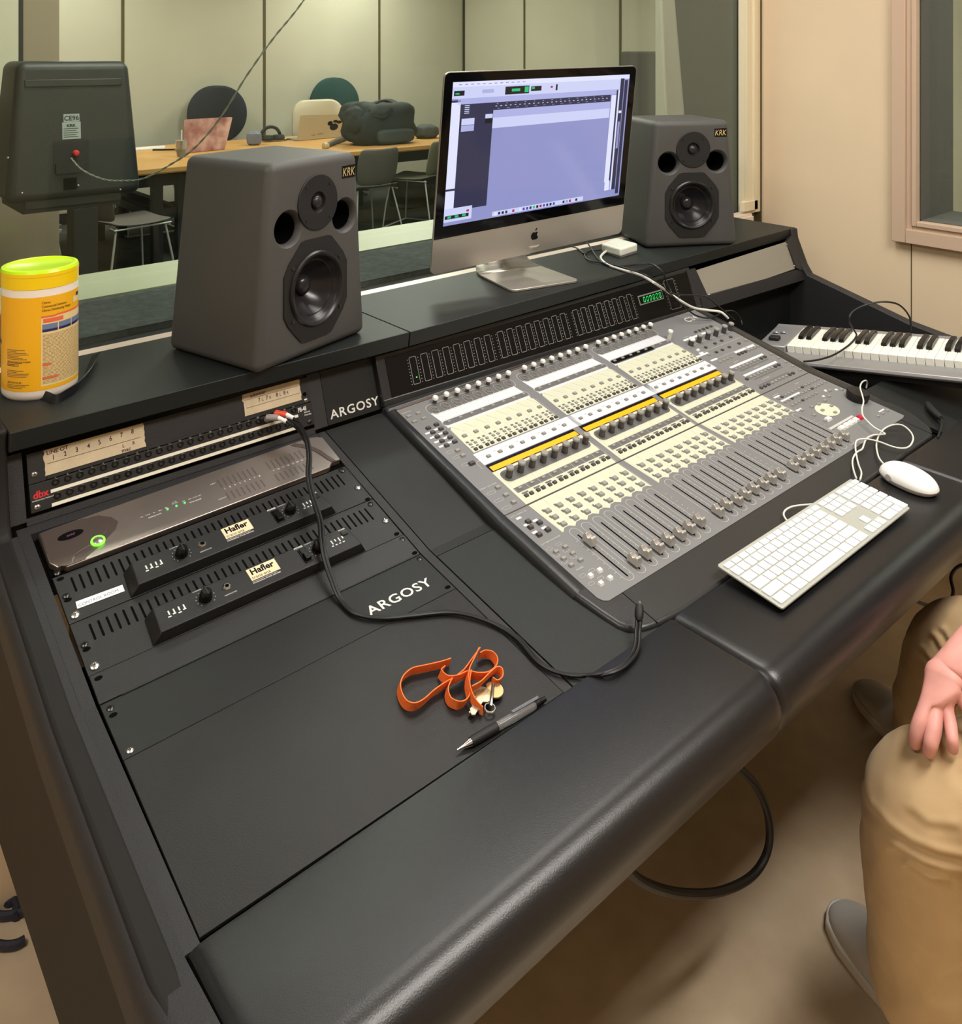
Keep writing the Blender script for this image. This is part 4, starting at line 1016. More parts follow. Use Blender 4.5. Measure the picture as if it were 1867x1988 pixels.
for i in range(26): R(.224+i*.0255, .233+i*.0255, .816, .821, 6, 1.3); 
for i in range(13): R(.23+i*.05, .238+i*.05, .833, .838, 3, 1.3); R(.235+i*.05, .25+i*.05, .800, .803, 3, 1.3)
R(.055, .12, .70, .745, 6, 1.3); R(.055, .12, .655, .697, 0, 1.3); R(.175, .213, .735, .765, 6, 1.3); R(.175, .213, .70, .733, 4, 1.3)
for i in range(5): R(.066, .09, .832-i*.013, .837-i*.013, 6, 1.35)
R(.895, .925, .13, .84, 1, 1.2); R(.925, .935, .13, .88, 2, 1.2); R(.945, .968, .06, .97, 2, 1.3); R(.97, 1, 0, .965, 3, 1.3); R(.972, .992, .02, .955, 2, 1.35)
R(.936, .945, .06, .88, 1, 1.3)
R(.95, .963, .40, .62, 3, 1.4); R(.948, .966, .69, .71, 1, 1.4); R(.9, .93, .06, .14, 1, 1.3)
R(.008, .06, .905, .94, 4, 1.3); R(.015, .035, .915, .925, 5, 1.4); R(.27, .40, .895, .952, 4, 1.3); R(.305, .35, .915, .935, 5, 1.4); R(.375, .397, .905, .945, 5, 1.4); R(.41, .468, .91, .945, 4, 1.3); R(.415, .43, .925, .94, 5, 1.4)
R(.15, .21, .915, .94, 0, 1.3); R(.55, .56, .905, .95, 4, 1.3); R(.52, .532, .925, .94, 7, 1.3)
for i in range(12): R(.03+i*.03, .045+i*.03, .978, .984, 3, 1.3)
R(0, .14, .025, .12, 6, 1.3); R(.005, .125, .045, .07, 4, 1.4)
for i in range(3): R(.018+i*.037, .036+i*.037, .05, .066, 5, 1.5)
R(.112, .125, .08, .095, 7, 1.5)
R(.25, .77, .01, .045, 6, 1.3)
for i in range(26): R(.262+i*.0192, .274+i*.0192, .016, .036, [1, 2, 4, 2, 6, 7, 6, 1, 8, 8, 2, 5, 4, 7, 8, 2, 2, 8, 6, 6, 2, 3, 7, 6, 4, 6][i], 1.5)
build('screen', sc, SM, im, label='lit screen showing a pale recording timeline')
# fruit mark on the chin
ap = MB(); pts = []
for i in range(40):
    a = 2*PI*i/40; r = 12.6*(1+.10*math.sin(a)**2); x_ = r*math.sin(a)*.95; y_ = r*math.cos(a)
    y_ -= 3.0*math.exp(-(x_/4)**2)*(1 if y_ > 0 else -.7)
    if x_ > 0: 
        d_ = math.hypot(x_-14.5, y_-2.5)
        if d_ < 7.5: x_ = 14.5-7.5*math.cos(math.asin(max(-1, min(1, (y_-2.5)/7.5))))
    pts.append((x_, y_))
ap.flat([(325+a, 49+b) for a, b in pts], .5, IQ)
ap.flat([(325+a, 63+b) for a, b in ((0, 0), (1, 4), (4, 7.5), (6.5, 8.5), (6.2, 4), (3.5, 1))], .5, IQ)
build('emblem', ap, M_glossblk, im, label='black apple shaped emblem')
# foot
yaw2 = -.20; f1 = V((math.cos(yaw2), math.sin(yaw2), 0)); f2 = V((-math.sin(yaw2), math.cos(yaw2), 0)); fo = V((1.148, .082, ZS))
prof = [(0, .0055), (.17, .0055), (.200, .012), (.216, .030), (.222, .055), (.219, .10), (.205, .19)]
FF = lambda a, b, c: fo+f1*a+f2*b+UP*c
pl_ = rrect(-.097, .097, 0, .10, .016, 6); pl_ = [p for p in pl_ if p[1] < .06]
pl_ = [(-.092, .165)]+[p for p in pl_ if p[0] < 0]+[p for p in pl_ if p[0] > 0]+[(.092, .165)]
build('foot', MB().prism(pl_, .0005, .0062, FF), M_alu, im, bevel=.001)
vs = []
prof = [(.160, .0034, .0925), (.185, .006, .088), (.203, .014, .080), (.214, .030, .070), (.218, .055, .060), (.214, .10, .052), (.203, .19, .048)]
for b_, c_, w_ in prof:
    for s_ in (-1, 1): vs.append(FF(s_*w_, b_, c_))
build('foot_upright', MB().add(vs, [(2*i, 2*i+1, 2*i+3, 2*i+2) for i in range(len(prof)-1)]), M_alu, im, solid=.0055, sharp=60)
hc_ = IQ(325, 10, -30); hb_ = FF(0, .205, .06)
build('hinge', MB().tube([IQ(325, 30, -22), IQ(325, 8, -30), hb_], [.03, .024, .018], 20), M_alu, im)
build('hinge', MB().lathe([(.022, 0), (.030, .012), (.020, .04)], 24, lambda a, b, c: fo+f2*(.165+b)+f1*a*1.3+UP*(c+.006)), M_alu, im) if False else None

# small white network box and its leads
p4 = [atz(1166.8, 472.5, 1.027), atz(1204.5, 482.5, 1.027), atz(1238, 472, 1.027), atz(1194.7, 461, 1.027)]
vs = [p-UP*.024 for p in p4]+p4
nb = thing('network_box', sum(p4, V((0, 0, 0)))/4-UP*.027, 'small white square network box on the shelf in front of the right loudspeaker', 'adapter')
build('case', MB().add(vs, [(3, 2, 1, 0), (4, 5, 6, 7), (0, 1, 5, 4), (1, 2, 6, 5), (2, 3, 7, 6), (3, 0, 4, 7)]), mat('soft_white_plastic', (226, 230, 218), .3), nb, bevel=.006, bseg=4)
build('base', MB().add([p-UP*.0265+(sum(p4, V((0, 0, 0)))/4-p)*.06 for p in p4]+[p-UP*.02+(sum(p4, V((0, 0, 0)))/4-p)*.06 for p in p4], [(3, 2, 1, 0), (4, 5, 6, 7), (0, 1, 5, 4), (1, 2, 6, 5), (2, 3, 7, 6), (3, 0, 4, 7)]), mat('grey_plastic', (120, 122, 118), .4), nb)
build('socket', MB().add([atz(1188, 489, 1.008), atz(1198, 492, 1.008), atz(1198, 486, 1.018), atz(1188, 483, 1.018)], [(0, 1, 2, 3)]), M_dark, nb, solid=.001)
def pth(lst, k=6):
    P = []
    for q in lst:
        x, y, m_, v_ = q
        P.append(atz(x, y, v_) if m_ == 'z' else aty(x, y, v_) if m_ == 'y' else atx(x, y, v_) if m_ == 'x' else None)
    return smooth(P, k)
def cable(name, lst, r, m, lbl, cat='cable', k=6, group=None, parent=None):
    pts = pth(lst, k) if isinstance(lst[0], tuple) and len(lst[0]) == 4 else smooth(lst, k)
    o = build(name, MB().tube(pts, r, 8), m, parent)
    return props(o, lbl, cat, group) if not parent else o
M_wcab = mat('white_cable', (214, 214, 206), .4); M_bcab = mat('black_cable', (20, 20, 21), .45)
wc = thing('network_cable', atz(1175, 490, 1.0), 'white network cable running from the white box over the console corner', 'cable')
cable('cord', [(1182, 484, 'z', 1.012), (1171, 492, 'z', 1.006), (1166, 501, 'z', 1.004), (1178, 513, 'z', 1.0045), (1205, 523, 'z', 1.0045), (1240, 533, 'z', 1.006), (1268, 548, 'z', 1.010), (1292, 564, 'y', .030), (1318, 582, 'y', .0), (1345, 597, 'y', -.012), (1372, 602, 'y', -.030), (1396, 605, 'y', -.050), (1406, 611, 'y', -.06), (1413, 618, 'y', -.065)], .0032, M_wcab, '', parent=wc)
build('plug', MB().tube([atz(1187, 481, 1.013), atz(1178, 486, 1.011)], .006, 8), M_wcab, wc)
cable('black_cable', [(1108, 478, 'z', 1.004), (1120, 482, 'z', 1.004), (1133, 492, 'z', 1.004)], .0022, M_bcab, 'short black lead lying behind the computer foot')
cable('black_cable', [(1139, 470, 'z', 1.02), (1150, 486, 'z', 1.01), (1162, 503, 'z', 1.006), (1182, 516, 'z', 1.004), (1205, 517, 'z', 1.004), (1240, 513, 'z', 1.004), (1265, 513, 'z', 1.006), (1285, 527, 'z', 1.004), (1292, 545, 'y', .03), (1300, 560, 'y', .004), (1308, 571, 'y', -.008), (1345, 573, 'y', -.015), (1372, 577, 'y', -.03), (1398, 598, 'y', -.04), (1426, 622, 'y', -.06)], .0021, M_bcab, 'thin black cable looping from behind the computer across the shelf to the right')
cable('black_cable', [(1190, 480, 'z', 1.01), (1170, 485, 'z', 1.006), (1145, 488, 'z', 1.004), (1135, 495, 'z', 1.004), (1145, 506, 'z', 1.004), (1180, 512, 'z', 1.006), (1215, 521, 'z', 1.008), (1255, 535, 'z', 1.014), (1290, 560, 'y', .02), (1320, 588, 'y', -.01), (1350, 612, 'y', -.03), (1380, 617, 'y', -.04), (1405, 605, 'y', -.03), (1425, 605, 'y', -.04), (1438, 622, 'y', -.05), (1440, 632, 'y', -.06)], .0021, M_bcab, 'black power lead from the white box hanging down over the console corner')

# ================================================================== computer keyboard and mouse
kq = mm(quad(atz(1518.6, 1183, .7465), atz(1767, 986.5, .7465), atz(1390.5, 1098, .757), atz(1651, 930, .757), 430, 115))
kb = thing('computer_keyboard', kq(215, 57, -9), 'thin white and aluminium wired computer keyboard on the armrest', 'keyboard')
build('base', MB().prism(rrect(0, 430, 0, 115, 5), -2.5, 1.2, kq), mat('pale_aluminium', (186, 190, 182), .35, metal=.35), kb, bevel=.001)
build('rear_foot', MB().box(15, 415, 96, 112, -8, -2.5, kq), mat('pale_plastic', (200, 200, 196), .5), kb)
M_key = mat('white_key', (234, 234, 233), .4)
rows = []
wk = 19.05
def row(y, h_, ws, x=4.5):
    out = []
    for w_ in ws:
        if w_ > 0: out.append((x+1.3, x+w_-1.3, y+.3, y+h_-.5))
        x += abs(w_)
    return out
keys = []
keys += row(97, 10.5, [20.2]*14 + [-6]+[18.6]*3+[-6]+[19.2]*4, 4.5)
u = 19.05
blk = [(79, 16.2, [u]*13+[u*1.5-.3]), (60.6, 16.2, [u*1.5]+[u]*12+[u]), (42.2, 16.2, [u*1.75]+[u]*11+[u*1.75]), (23.8, 16.2, [u*2.3]+[u]*10+[u*2.2]), (5, 16.6, [u*1.5, u*1.25, u*1.4, u*6.2, u*1.4, u*1.25, u*1.5])]
for y, h_, ws in blk:
    keys += row(y, h_, ws, 4.5)
xn = 4.5+20.2*14+6
for y in (79, 60.6): keys += row(y, 16.2, [18.6]*3, xn)
keys += row(23.8, 16.2, [-18.6, 18.6], xn); keys += row(5, 16.2, [18.6]*3, xn)
xp = xn+18.6*3+6
for y in (79, 60.6, 42.2): keys += row(y, 16.2, [19.2]*4, xp)
keys += row(23.8, 16.2, [19.2]*3, xp); keys += row(5, 16.2, [38.4, 19.2], xp); keys += [(xp+57.6+.9, xp+76.8-.9, 5, 40)]
keys.sort(key=lambda k: -(k[1]-k[0])*(k[3]-k[2]))
store = {}; rest = MB()
for i, (a, b_, c_, d_) in enumerate(keys):
    if i >= 100: rest.prism(rrect(a, b_, c_, d_, 1.4, 2), 1.3, 3.6, kq); continue
    key = (round(b_-a, 1), round(d_-c_, 1))
    if key not in store: store[key] = (build('key', MB().prism(rrect(a, b_, c_, d_, 1.4, 2), 1.3, 3.6, kq), M_key, kb), kq(a, c_, 0))
    else: inst(store[key][0], kq(a, c_, 0)-store[key][1], kb)
build('key_rest', rest, M_key, kb, kind='stuff')
ms = thing('computer_mouse', (1.372, -.66, .7375), 'white oval wired mouse on the armrest beside the keyboard', 'mouse')
md_ = V((-.208, -.978, 0)).normalized(); mp_ = V((-md_.y, md_.x, 0)); mo = V((1.373, -.660, .7385))
def mouse_pt(u_, v_):
    # superellipse plan, domed top
    pass
vs = []; fs = []; NU, NV = 28, 12
for j in range(NV+1):
    t_ = j/NV*PI/2
    for i in range(NU):
        a = 2*PI*i/NU; r_ = math.cos(t_)**.8 if j < NV else .001
        ca, sa = math.cos(a), math.sin(a)
        X_ = .0565*(abs(ca)**.85)*(1 if ca > 0 else -1)*r_; Y_ = .0325*(abs(sa)**.85)*(1 if sa > 0 else -1)*r_
        vs.append(mo+md_*X_+mp_*Y_+UP*(.009+.026*math.sin(t_)**1.1))
for j in range(NV):
    for i in range(NU): fs.append((j*NU+i, j*NU+(i+1) % NU, (j+1)*NU+(i+1) % NU, (j+1)*NU+i))
fs.append(tuple(NV*NU+i for i in range(NU)))
build('shell', MB().add(vs, fs), mat('gloss_white_plastic', (240, 240, 238), .25), ms, sharp=80)
vs = []
for j, (k_, z_) in enumerate(((.86, 0), (.97, .004), (1.0, .009))):
    for i in range(NU):
        a = 2*PI*i/NU; ca, sa = math.cos(a), math.sin(a)
        vs.append(mo+md_*.0562*k_*(abs(ca)**.85)*(1 if ca > 0 else -1)+mp_*.0322*k_*(abs(sa)**.85)*(1 if sa > 0 else -1)+UP*(z_-.0005))
fs = [(j*NU+i, j*NU+(i+1) % NU, (j+1)*NU+(i+1) % NU, (j+1)*NU+i) for j in range(2) for i in range(NU)]+[tuple(range(NU))]
build('base', MB().add(vs, fs), mat('grey_white_plastic', (200, 196, 192), .35), ms, sharp=80)
build('side_button', MB().lathe([(.007, 0), (.006, .0008), (.0005, .001)], 20, frame(mo+md_*-.020-mp_*.0318+UP*.0125, md_, UP, -mp_)), mat('grey_white_plastic', (200, 196, 192)), ms)
cA = lambda x, y: (1500+x/5.087, 640+y/5.087)
def cc(x, y, z): a = cA(x, y); return (a[0], a[1], 'z', z)
cable('mouse_cable', [cc(1092, 1325, .748), cc(1045, 1260, .748), cc(1022, 1150, .752), cc(1040, 1060, .755), cc(1100, 980, .760), cc(1190, 940, .762), cc(1280, 945, .762), cc(1360, 1010, .760), cc(1385, 1080, .757), cc(1350, 1150, .752), cc(1280, 1172, .750), cc(1180, 1155, .752), cc(1060, 1110, .756), cc(960, 1085, .760), cc(880, 1080, .762), cc(825, 1100, .760), cc(815, 1160, .755), cc(825, 1240, .750), cc(845, 1330, .748), cc(872, 1400, .750), cc(872, 1440, .753), cc(860, 1485, .756)], .0017, M_wcab, 'thin white mouse cable looping back to the keyboard corner', k=5)
cable('keyboard_cable', [cc(825, 1470, .756), cc(800, 1400, .750), cc(785, 1320, .748), cc(795, 1260, .749), cc(830, 1210, .751), cc(880, 1180, .753), cc(900, 1130, .756), cc(925, 1075, .760), cc(990, 1042, .761), cc(1060, 1035, .761), cc(1108, 1030, .762), cc(1070, 1005, .763), cc(1000, 965, .766), cc(940, 910, .770), cc(890, 850, .775), cc(880, 780, .783), cc(895, 710, .790), cc(880, 640, .794), cc(862, 570, .798), cc(880, 520, .796), cc(915, 503, .79), cc(930, 520, .780), cc(922, 575, .765)], .0017, M_wcab, 'white keyboard cable running up past the black jog wheel', k=5)
cable('keyboard_cable', [(1560, 1003, 'z', .7525), (1545, 981, 'z', .754), (1530, 984, 'z', .751), (1522, 993, 'z', .749), (1523, 1008, 'z', .7485)], .0017, M_wcab, 'short loop of white cable behind the middle of the keyboard') if False else None
cable('keyboard_cable', [(1590, 978, 'z', .754), (1565, 980, 'z', .752), (1540, 983, 'z', .750), (1525, 990, 'z', .749), (1521, 1000, 'z', .749), (1528, 1012, 'z', .750)], .0017, M_wcab, 'short loop of white cable behind the middle of the keyboard')

# ================================================================== music keyboard in the right bay
A_ = atz(1508, 630, .775); B_ = atz(1867, 657, .832); C_ = atz(1562, 700, .775)
kX = (B_-A_).normalized(); kn = kX.cross(C_-A_).normalized(); kn = -kn if kn.z < 0 else kn; kY = kn.cross(kX)
KO = C_
def kloc(x, y): p = atp(x, y, KO, kn)-KO; return p.dot(kX), p.dot(kY)
KF = lambda x, y, z: KO+kX*x+kY*y+kn*z
M_sil = mat('satin_silver_plastic', (150, 150, 152), .3, metal=.4)
xl = kloc(1508, 632)[0]; yb_ = kloc(1640, 638)[1]; yf_ = kloc(1700, 716)[1]; yk0 = kloc(1700, 688)[1]; yk1 = kloc(1700, 650)[1]
mk = thing('midi_keyboard', KF(.4, .1, -.06), 'silver music keyboard with white and black keys in the right bay', 'piano keyboard')
LK = .98
yf_ += .026
side = [(yf_+.012, -.028), (yf_+.003, -.026), (yf_-.001, -.020), (yf_+.002, -.013), (yf_+.010, -.011), (yk0-.002, -.014), (yk0, -.016), (yk1, -.016), (yk1+.002, 0), (yb_-.004, .002), (yb_, -.006), (yb_, -.028)]
build('underside', MB().box(xl+.004, xl+LK-.004, yf_+.020, yb_-.004, -.045, -.027, KF), M_rub, mk)
n0 = len(side); vs = [KF(x, y, z) for x in (xl, xl+LK) for y, z in side]
build('case', MB().add(vs, [(i, (i+1) % n0, n0+(i+1) % n0, n0+i) for i in range(n0)]+[tuple(range(n0)), tuple(range(n0, 2*n0))]), M_sil, mk, bevel=.003)
s0 = kloc(*cA(185, 205))[0]; s1 = kloc(*cA(1775, 340))[0]; pk = (s1-s0)/18; xk = s0-pk
build('end_block', MB().box(xl+.002, xk-.0015, yk0-.012, yk1+.004, -.016, .003, KF), M_sil, mk, bevel=.003)
M_wk = mat('white_piano_key', (232, 232, 222), .3); M_bk = mat('black_piano_key', (22, 22, 22), .25)
nw = min(36, int((LK-(xk-xl)-.02)/pk))
first = None
for i in range(nw):
    x = xk+i*pk
    if first is None: first = build('white_key', MB().box(x+.0006, x+pk-.0006, yk0-.004, yk1, -.016, .004, KF), M_wk, mk, bevel=.0012); fx0 = KF(x, 0, 0)
    else: inst(first, KF(x, 0, 0)-fx0, mk)
first = None
yl = yk1-yk0
for i in range(nw):
    if i % 7 in (0, 1, 3, 4, 5):
        x = xk+(i+1)*pk-.0066
        if first is None:
            pr_ = [(yk0+yl*.36, .002), (yk0+yl*.38, .012), (yk0+yl*.50, .0165), (yk0+yl*.75, .0155), (yk1-.001, .013), (yk1-.001, .002)]
            vs = [KF(x+d, y, z) for d in (0, .0015, .0118, .0132) for y, z in [(a, b-(.002 if d in (0, .0132) and b > .01 else 0)) for a, b in pr_]]; q_ = 6
            fs = [(a*q_+k_, a*q_+(k_+1) % q_, (a+1)*q_+(k_+1) % q_, (a+1)*q_+k_) for a in range(3) for k_ in range(q_)]+[tuple(range(q_)), tuple(range(3*q_, 4*q_))]
            first = build('black_key', MB().add(vs, fs), M_bk, mk); fx0 = KF(x, 0, 0)
        else: inst(first, KF(x, 0, 0)-fx0, mk)
bl = mat('blue_led_lit', (120, 140, 255), .4, emit=6)
for px_ in (1507.5, 1522):
    a, b_ = kloc(px_, 648)
    build('indicator', MB().lathe([(.003, .003), (.002, .005), (.0003, .0055)], 12, lambda p, q, r: KF(a+p, b_+q, r)), bl, mk, label='lit blue indicator')
    build('button', MB().box(a-.008, a+.006, b_-.010, b_-.004, .002, .005, KF), M_btnd, mk)
a, b_ = kloc(1503, 661); build('wheel', MB().box(a-.012, a+.016, b_-.012, b_+.010, .002, .013, KF), M_rub, mk, bevel=.003)
cable('black_cable', [(1768, 641, 'z', .83), (1765, 615, 'z', .87), (1745, 592, 'z', .90), (1715, 586, 'z', .91), (1680, 592, 'z', .90), (1655, 605, 'z', .885), (1648, 622, 'z', .865), (1658, 642, 'z', .835), (1662, 652, 'z', .822), (1650, 668, 'z', .815), (1620, 688, 'z', .805), (1590, 698, 'z', .80), (1560, 702, 'z', .80)], .0024, M_bcab, 'black cable arching over the keys of the music keyboard')
aj = thing('audio_plug', atz(1812, 800, surf(-.5)+.01), 'black cable plug lying on the deck right of the console', 'plug')
build('plug_body', MB().tube([atz(1801, 784, .745), atz(1806, 793, .745), atz(1820, 807, .745), atz(1826, 812, .745)], [.006, .0085, .008, .005], 12), M_rub, aj)
build('cord', MB().tube(smooth([atz(1826, 812, .745), atz(1829, 822, .742), atz(1824, 838, .74), atz(1820, 850, .738)]), .0024, 8), M_bcab, aj)
# ================================================================== things on the desk
# --- canister of wipes
b0 = atz(78, 753, ZS); dep = (b0-CAM).dot(FW); cr_ = 67.5/FPX*dep; ztop = CAM.z-(512-PPY)/FPX*dep; ch = ztop-ZS
wp = thing('wipes_canister', b0, 'tall yellow canister of disinfecting wipes with a lime yellow lid', 'canister')
toC = (CAM-b0); aC = math.atan2(toC.y, toC.x)            # direction facing the camera
def cyl_pt(a, h_, r): return b0+V((math.cos(aC+a)*r, math.sin(aC+a)*r, h_))     # a>0 turns towards the picture's right
cy = lambda p, q, r: b0+V((p, q, r))
r_ = cr_
build('body', MB().lathe([(r_*.93, 0), (r_*.985, .004), (r_, .010), (r_, ch-.03), (r_*.985, ch-.022)], 64, cy), mat('canister_white', (236, 226, 214), .35), wp)
lid = build('lid', MB().lathe([(r_*.99, ch-.030), (r_*1.012, ch-.029), (r_*1.012, ch-.010), (r_*1.02, ch-.0095), (r_*1.02, ch-.004)], 64, cy, cap=False), mat('yellow_lid', (244, 206, 20), .28), wp)
build('lid_top', MB().lathe([(r_*1.02, ch-.004), (r_*.99, ch), (r_*.9, ch+.001), (r_*.86, ch-.0005), (.001, ch-.0005)], 64, cy, cap=False), mat('lime_lid_top', (196, 238, 30), .25), wp, label='lime green lid top')
def patch(mb, a0, a1, h0, h1, rr, k=24):
    vs = []; 
    for i in range(k+1):
        a = a0+(a1-a0)*i/k; vs += [cyl_pt(a, h0, rr), cyl_pt(a, h1, rr)]
    return mb.add(vs, [(2*i, 2*i+2, 2*i+3, 2*i+1) for i in range(k)])
hb, ht = ch*.075, ch*.80
lab = MB(); lab.mat(0); patch(lab, -PI, PI, hb, ht, r_*1.004, 72)
# printed areas: amber sleeve, pale instruction column, orange bar, blue pictures, text
lr = lambda px_: math.asin(max(-1, min(1, (px_-78)/67.5)))
a0 = lr(79.5); a1 = lr(144)+.5
lab.mat(1); patch(lab, a0, a1, hb+ch*.03, ht-ch*.16, r_*1.006)
lab.mat(2); patch(lab, a0, a0+.40, ht-ch*.165, ht-ch*.15, r_*1.008); patch(lab, a0+.40, a1, ht-ch*.16, ht-ch*.145, r_*1.008)
lab.mat(3); 
for i in range(4):
    w_ = (a1-a0-.1)/4; patch(lab, a0+.03+i*w_, a0+.03+(i+1)*w_-.03, ht-ch*.275, ht-ch*.215, r_*1.008, 8)
lab.mat(4)
for i in range(4):
    w_ = (a1-a0-.1)/4; patch(lab, a0+.03+i*w_, a0+.03+(i+1)*w_-.03, ht-ch*.275, ht-ch*.255, r_*1.010, 8)
lab.mat(5)
random.seed(11)
y = ht-ch*.295
while y > hb+ch*.045:
    x = a0+.04
    while x < a1-.06:
        w_ = random.uniform(.05, .2); patch(lab, x, min(x+w_, a1-.05), y-ch*.0035, y, r_*1.009, 3); x += w_+.02
    y -= ch*.0105
for k_, (p0_, n1) in enumerate(((.40, 7), (.30, 3), (.24, 5), (.13, 3))):
    for j in range(n1):
        patch(lab, lr(22)+.03, lr(22)+random.uniform(.35, .75), ch*p0_-j*ch*.012-ch*.005, ch*p0_-j*ch*.012, r_*1.008, 6)
lab.mat(2); patch(lab, a0+.03, a0+.25, ht-ch*.54, ht-ch*.52, r_*1.011, 6); patch(lab, a0+.03, a0+.45, ht-ch*.64, ht-ch*.625, r_*1.011, 6); patch(lab, a0+.05, a0+.6, ht-ch*.205, ht-ch*.172, r_*1.0075, 8)
lab.mat(4); patch(lab, lr(140), lr(140)+.18, ht-ch*.06, ht-ch*.03, r_*1.009, 4)
lab.mat(1); patch(lab, lr(134), lr(134)+.35, ht-ch*.10, ht-ch*.055, r_*1.0085, 4)
lab.mat(2); patch(lab, lr(12)-.6, lr(12)-.02, ht-ch*.26, ht-ch*.16, r_*1.009, 6)
lab.mat(4); patch(lab, lr(13)-.5, lr(13), ht-ch*.38, ht-ch*.35, r_*1.009, 6)
build('label', lab, [mat('amber_label', (240, 178, 30), .35), mat('pale_label', (232, 208, 150), .4), mat('orange_label_print', (226, 110, 70), .45), mat('blue_grey_print', (110, 126, 158), .45), mat('navy_print', (34, 40, 92), .45), mat('brown_text_print', (128, 100, 66), .5)], wp, sharp=0, label='amber label with a pale instruction column')
tx = MB(); cF = lambda x, y_, z: cyl_pt(x, y_, r_*1.011)
for s, x, y_, z_ in (('Clorox', a0+.02, ht-ch*.055, ch*.026), ('Commercial Solutions', a0+.02, ht-ch*.085, ch*.026), ('Clorox Disinfecting Wipes', a0+.02, ht-ch*.115, ch*.026)):
    vs, fs = glyphs(s, .01); x0_ = min(v.x for v in vs); tx.add([cyl_pt(x+(v.x-x0_)*z_/r_*.82, y_+v.y*z_, r_*1.010) for v in vs], fs)
for s, x, y_, z_ in (('KEEP OUT OF REACH OF CHILDREN', lr(24), ch*.30, ch*.017), ('CAUTION', lr(24), ch*.275, ch*.022), ('DIRECTIONS FOR USE', lr(24), ch*.14, ch*.018)):
    vs, fs = glyphs(s, .01); x0_ = min(v.x for v in vs); tx.add([cyl_pt(x+(v.x-x0_)*z_/r_*.7, y_+v.y*z_, r_*1.010) for v in vs], fs)
build('lettering', tx, mat('dark_text_print', (84, 66, 40), .5), wp, sharp=0)
# --- black strap behind it
sp_ = smooth([atz(186, 688, ZS+.012), atz(178, 706, ZS+.010), atz(168, 727, ZS+.009), atz(150, 750, ZS+.008), atz(128, 766, ZS+.007), atz(108, 776, ZS+.0065), atz(90, 770, ZS+.006), atz(72, 767, ZS+.005)], 5)
wdir = [V((.9, .25, .35))]*len(sp_); wdir = [V((.9, .2, .3)).lerp(V((.25, .2, .9)), min(1, i/(len(sp_)*.55))) for i in range(len(sp_))]
wv = [.019-.010*min(1, i/(len(sp_)*.6)) for i in range(len(sp_))]
props(build('strap', MB().ribbon(sp_, wdir, .0155, .0016), mat('black_strap', (22, 22, 24), .5)), 'flat black strap curling beside the wipes canister', 'strap')
# --- patch cords: two black cords joined, red and grey plugs
def onrack(x, y, h_, F='U'):
    o, n = (R0, nU) if F == 'U' else (R0, nL)
    return atp(x, y, V(o)+V(n)*h_, n)
pc = thing('patch_cable', onrack(640, 1100, .0), 'pair of black patch cords running from the patch bay to the front of the console', 'cable')
def upr(x, y, h_): return atp(x, y, UO+nR*h_, nR)
main = [onrack(560, 815, .052), onrack(580, 828, .062), onrack(594, 850, .068), onrack(600, 885, .064), onrack(599, 925, .052), onrack(607, 965, .042), onrack(621, 1010, .036), onrack(625, 1050, .034), onrack(634, 1095, .022), onrack(648, 1135, .014), onrack(662, 1165, .008), onrack(690, 1192, .005, 'L'), onrack(735, 1200, .0048, 'L'), onrack(790, 1196, .0048, 'L'), onrack(860, 1189, .0048, 'L'), onrack(905, 1194, .0048, 'L'), onrack(960, 1212, .0048, 'L'), onrack(1005, 1240, .0048, 'L'), onrack(1045, 1285, .0048, 'L'), onrack(1085, 1307, .0048, 'L'),
        onrack(1130, 1312, .006, 'L'), atz(1175, 1308, .7425), atz(1210, 1292, .7425), atz(1234, 1262, .7425), atz(1238, 1225, .748), atz(1240, 1203, .757)]
pts = smooth(main, 6)
side_ = [V((.6, -.8, 0))*.0026 for _ in pts]
build('cord', MB().tube([p+d for p, d in zip(pts, side_)], .0026, 8), M_bcab, pc)
alt = list(main); 
pts2 = smooth(alt, 6); build('cord', MB().tube([p-d+V((0, 0, .0004)) for p, d in zip(pts2, side_)], .0026, 8), M_bcab, pc)
build('plug', MB().tube([upr(534, 806, .004), upr(537, 803, .020), upr(556, 805, .034)], [.0055, .0062, .0055], 12), mat('red_plug', (214, 74, 46), .4), pc, label='red plug')
build('plug', MB().tube([upr(518, 814, .004), upr(521, 811, .020), upr(540, 811, .034)], [.0055, .0062, .0055], 12), mat('grey_plug', (150, 144, 138), .45), pc, label='grey plug')
build('plug_collar', MB().tube([upr(556, 805, .034), upr(570, 812, .046)], [.0040, .0036], 10), M_white, pc)
build('plug_collar', MB().tube([upr(540, 811, .034), upr(556, 819, .046)], [.0040, .0036], 10), M_white, pc)
build('cord', MB().tube(smooth([upr(569, 812, .046), onrack(583, 824, .060), onrack(594, 850, .068)]), .0026, 8), M_bcab, pc)
build('cord', MB().tube(smooth([upr(555, 818, .046), onrack(577, 832, .058), onrack(593, 858, .066)]), .0026, 8), M_bcab, pc)
build('jack_plug', MB().tube([atz(1240, 1206, .757), atz(1240, 1198, .760), atz(1240.5, 1185, .764), atz(1241, 1176, .767)], [.003, .0062, .0066, .0055], 12), M_rub, pc)
build('plug_tip', MB().tube([atz(1241, 1177, .767), atz(1241.5, 1168, .769)], [.0024, .0018], 8), M_chrome, pc)
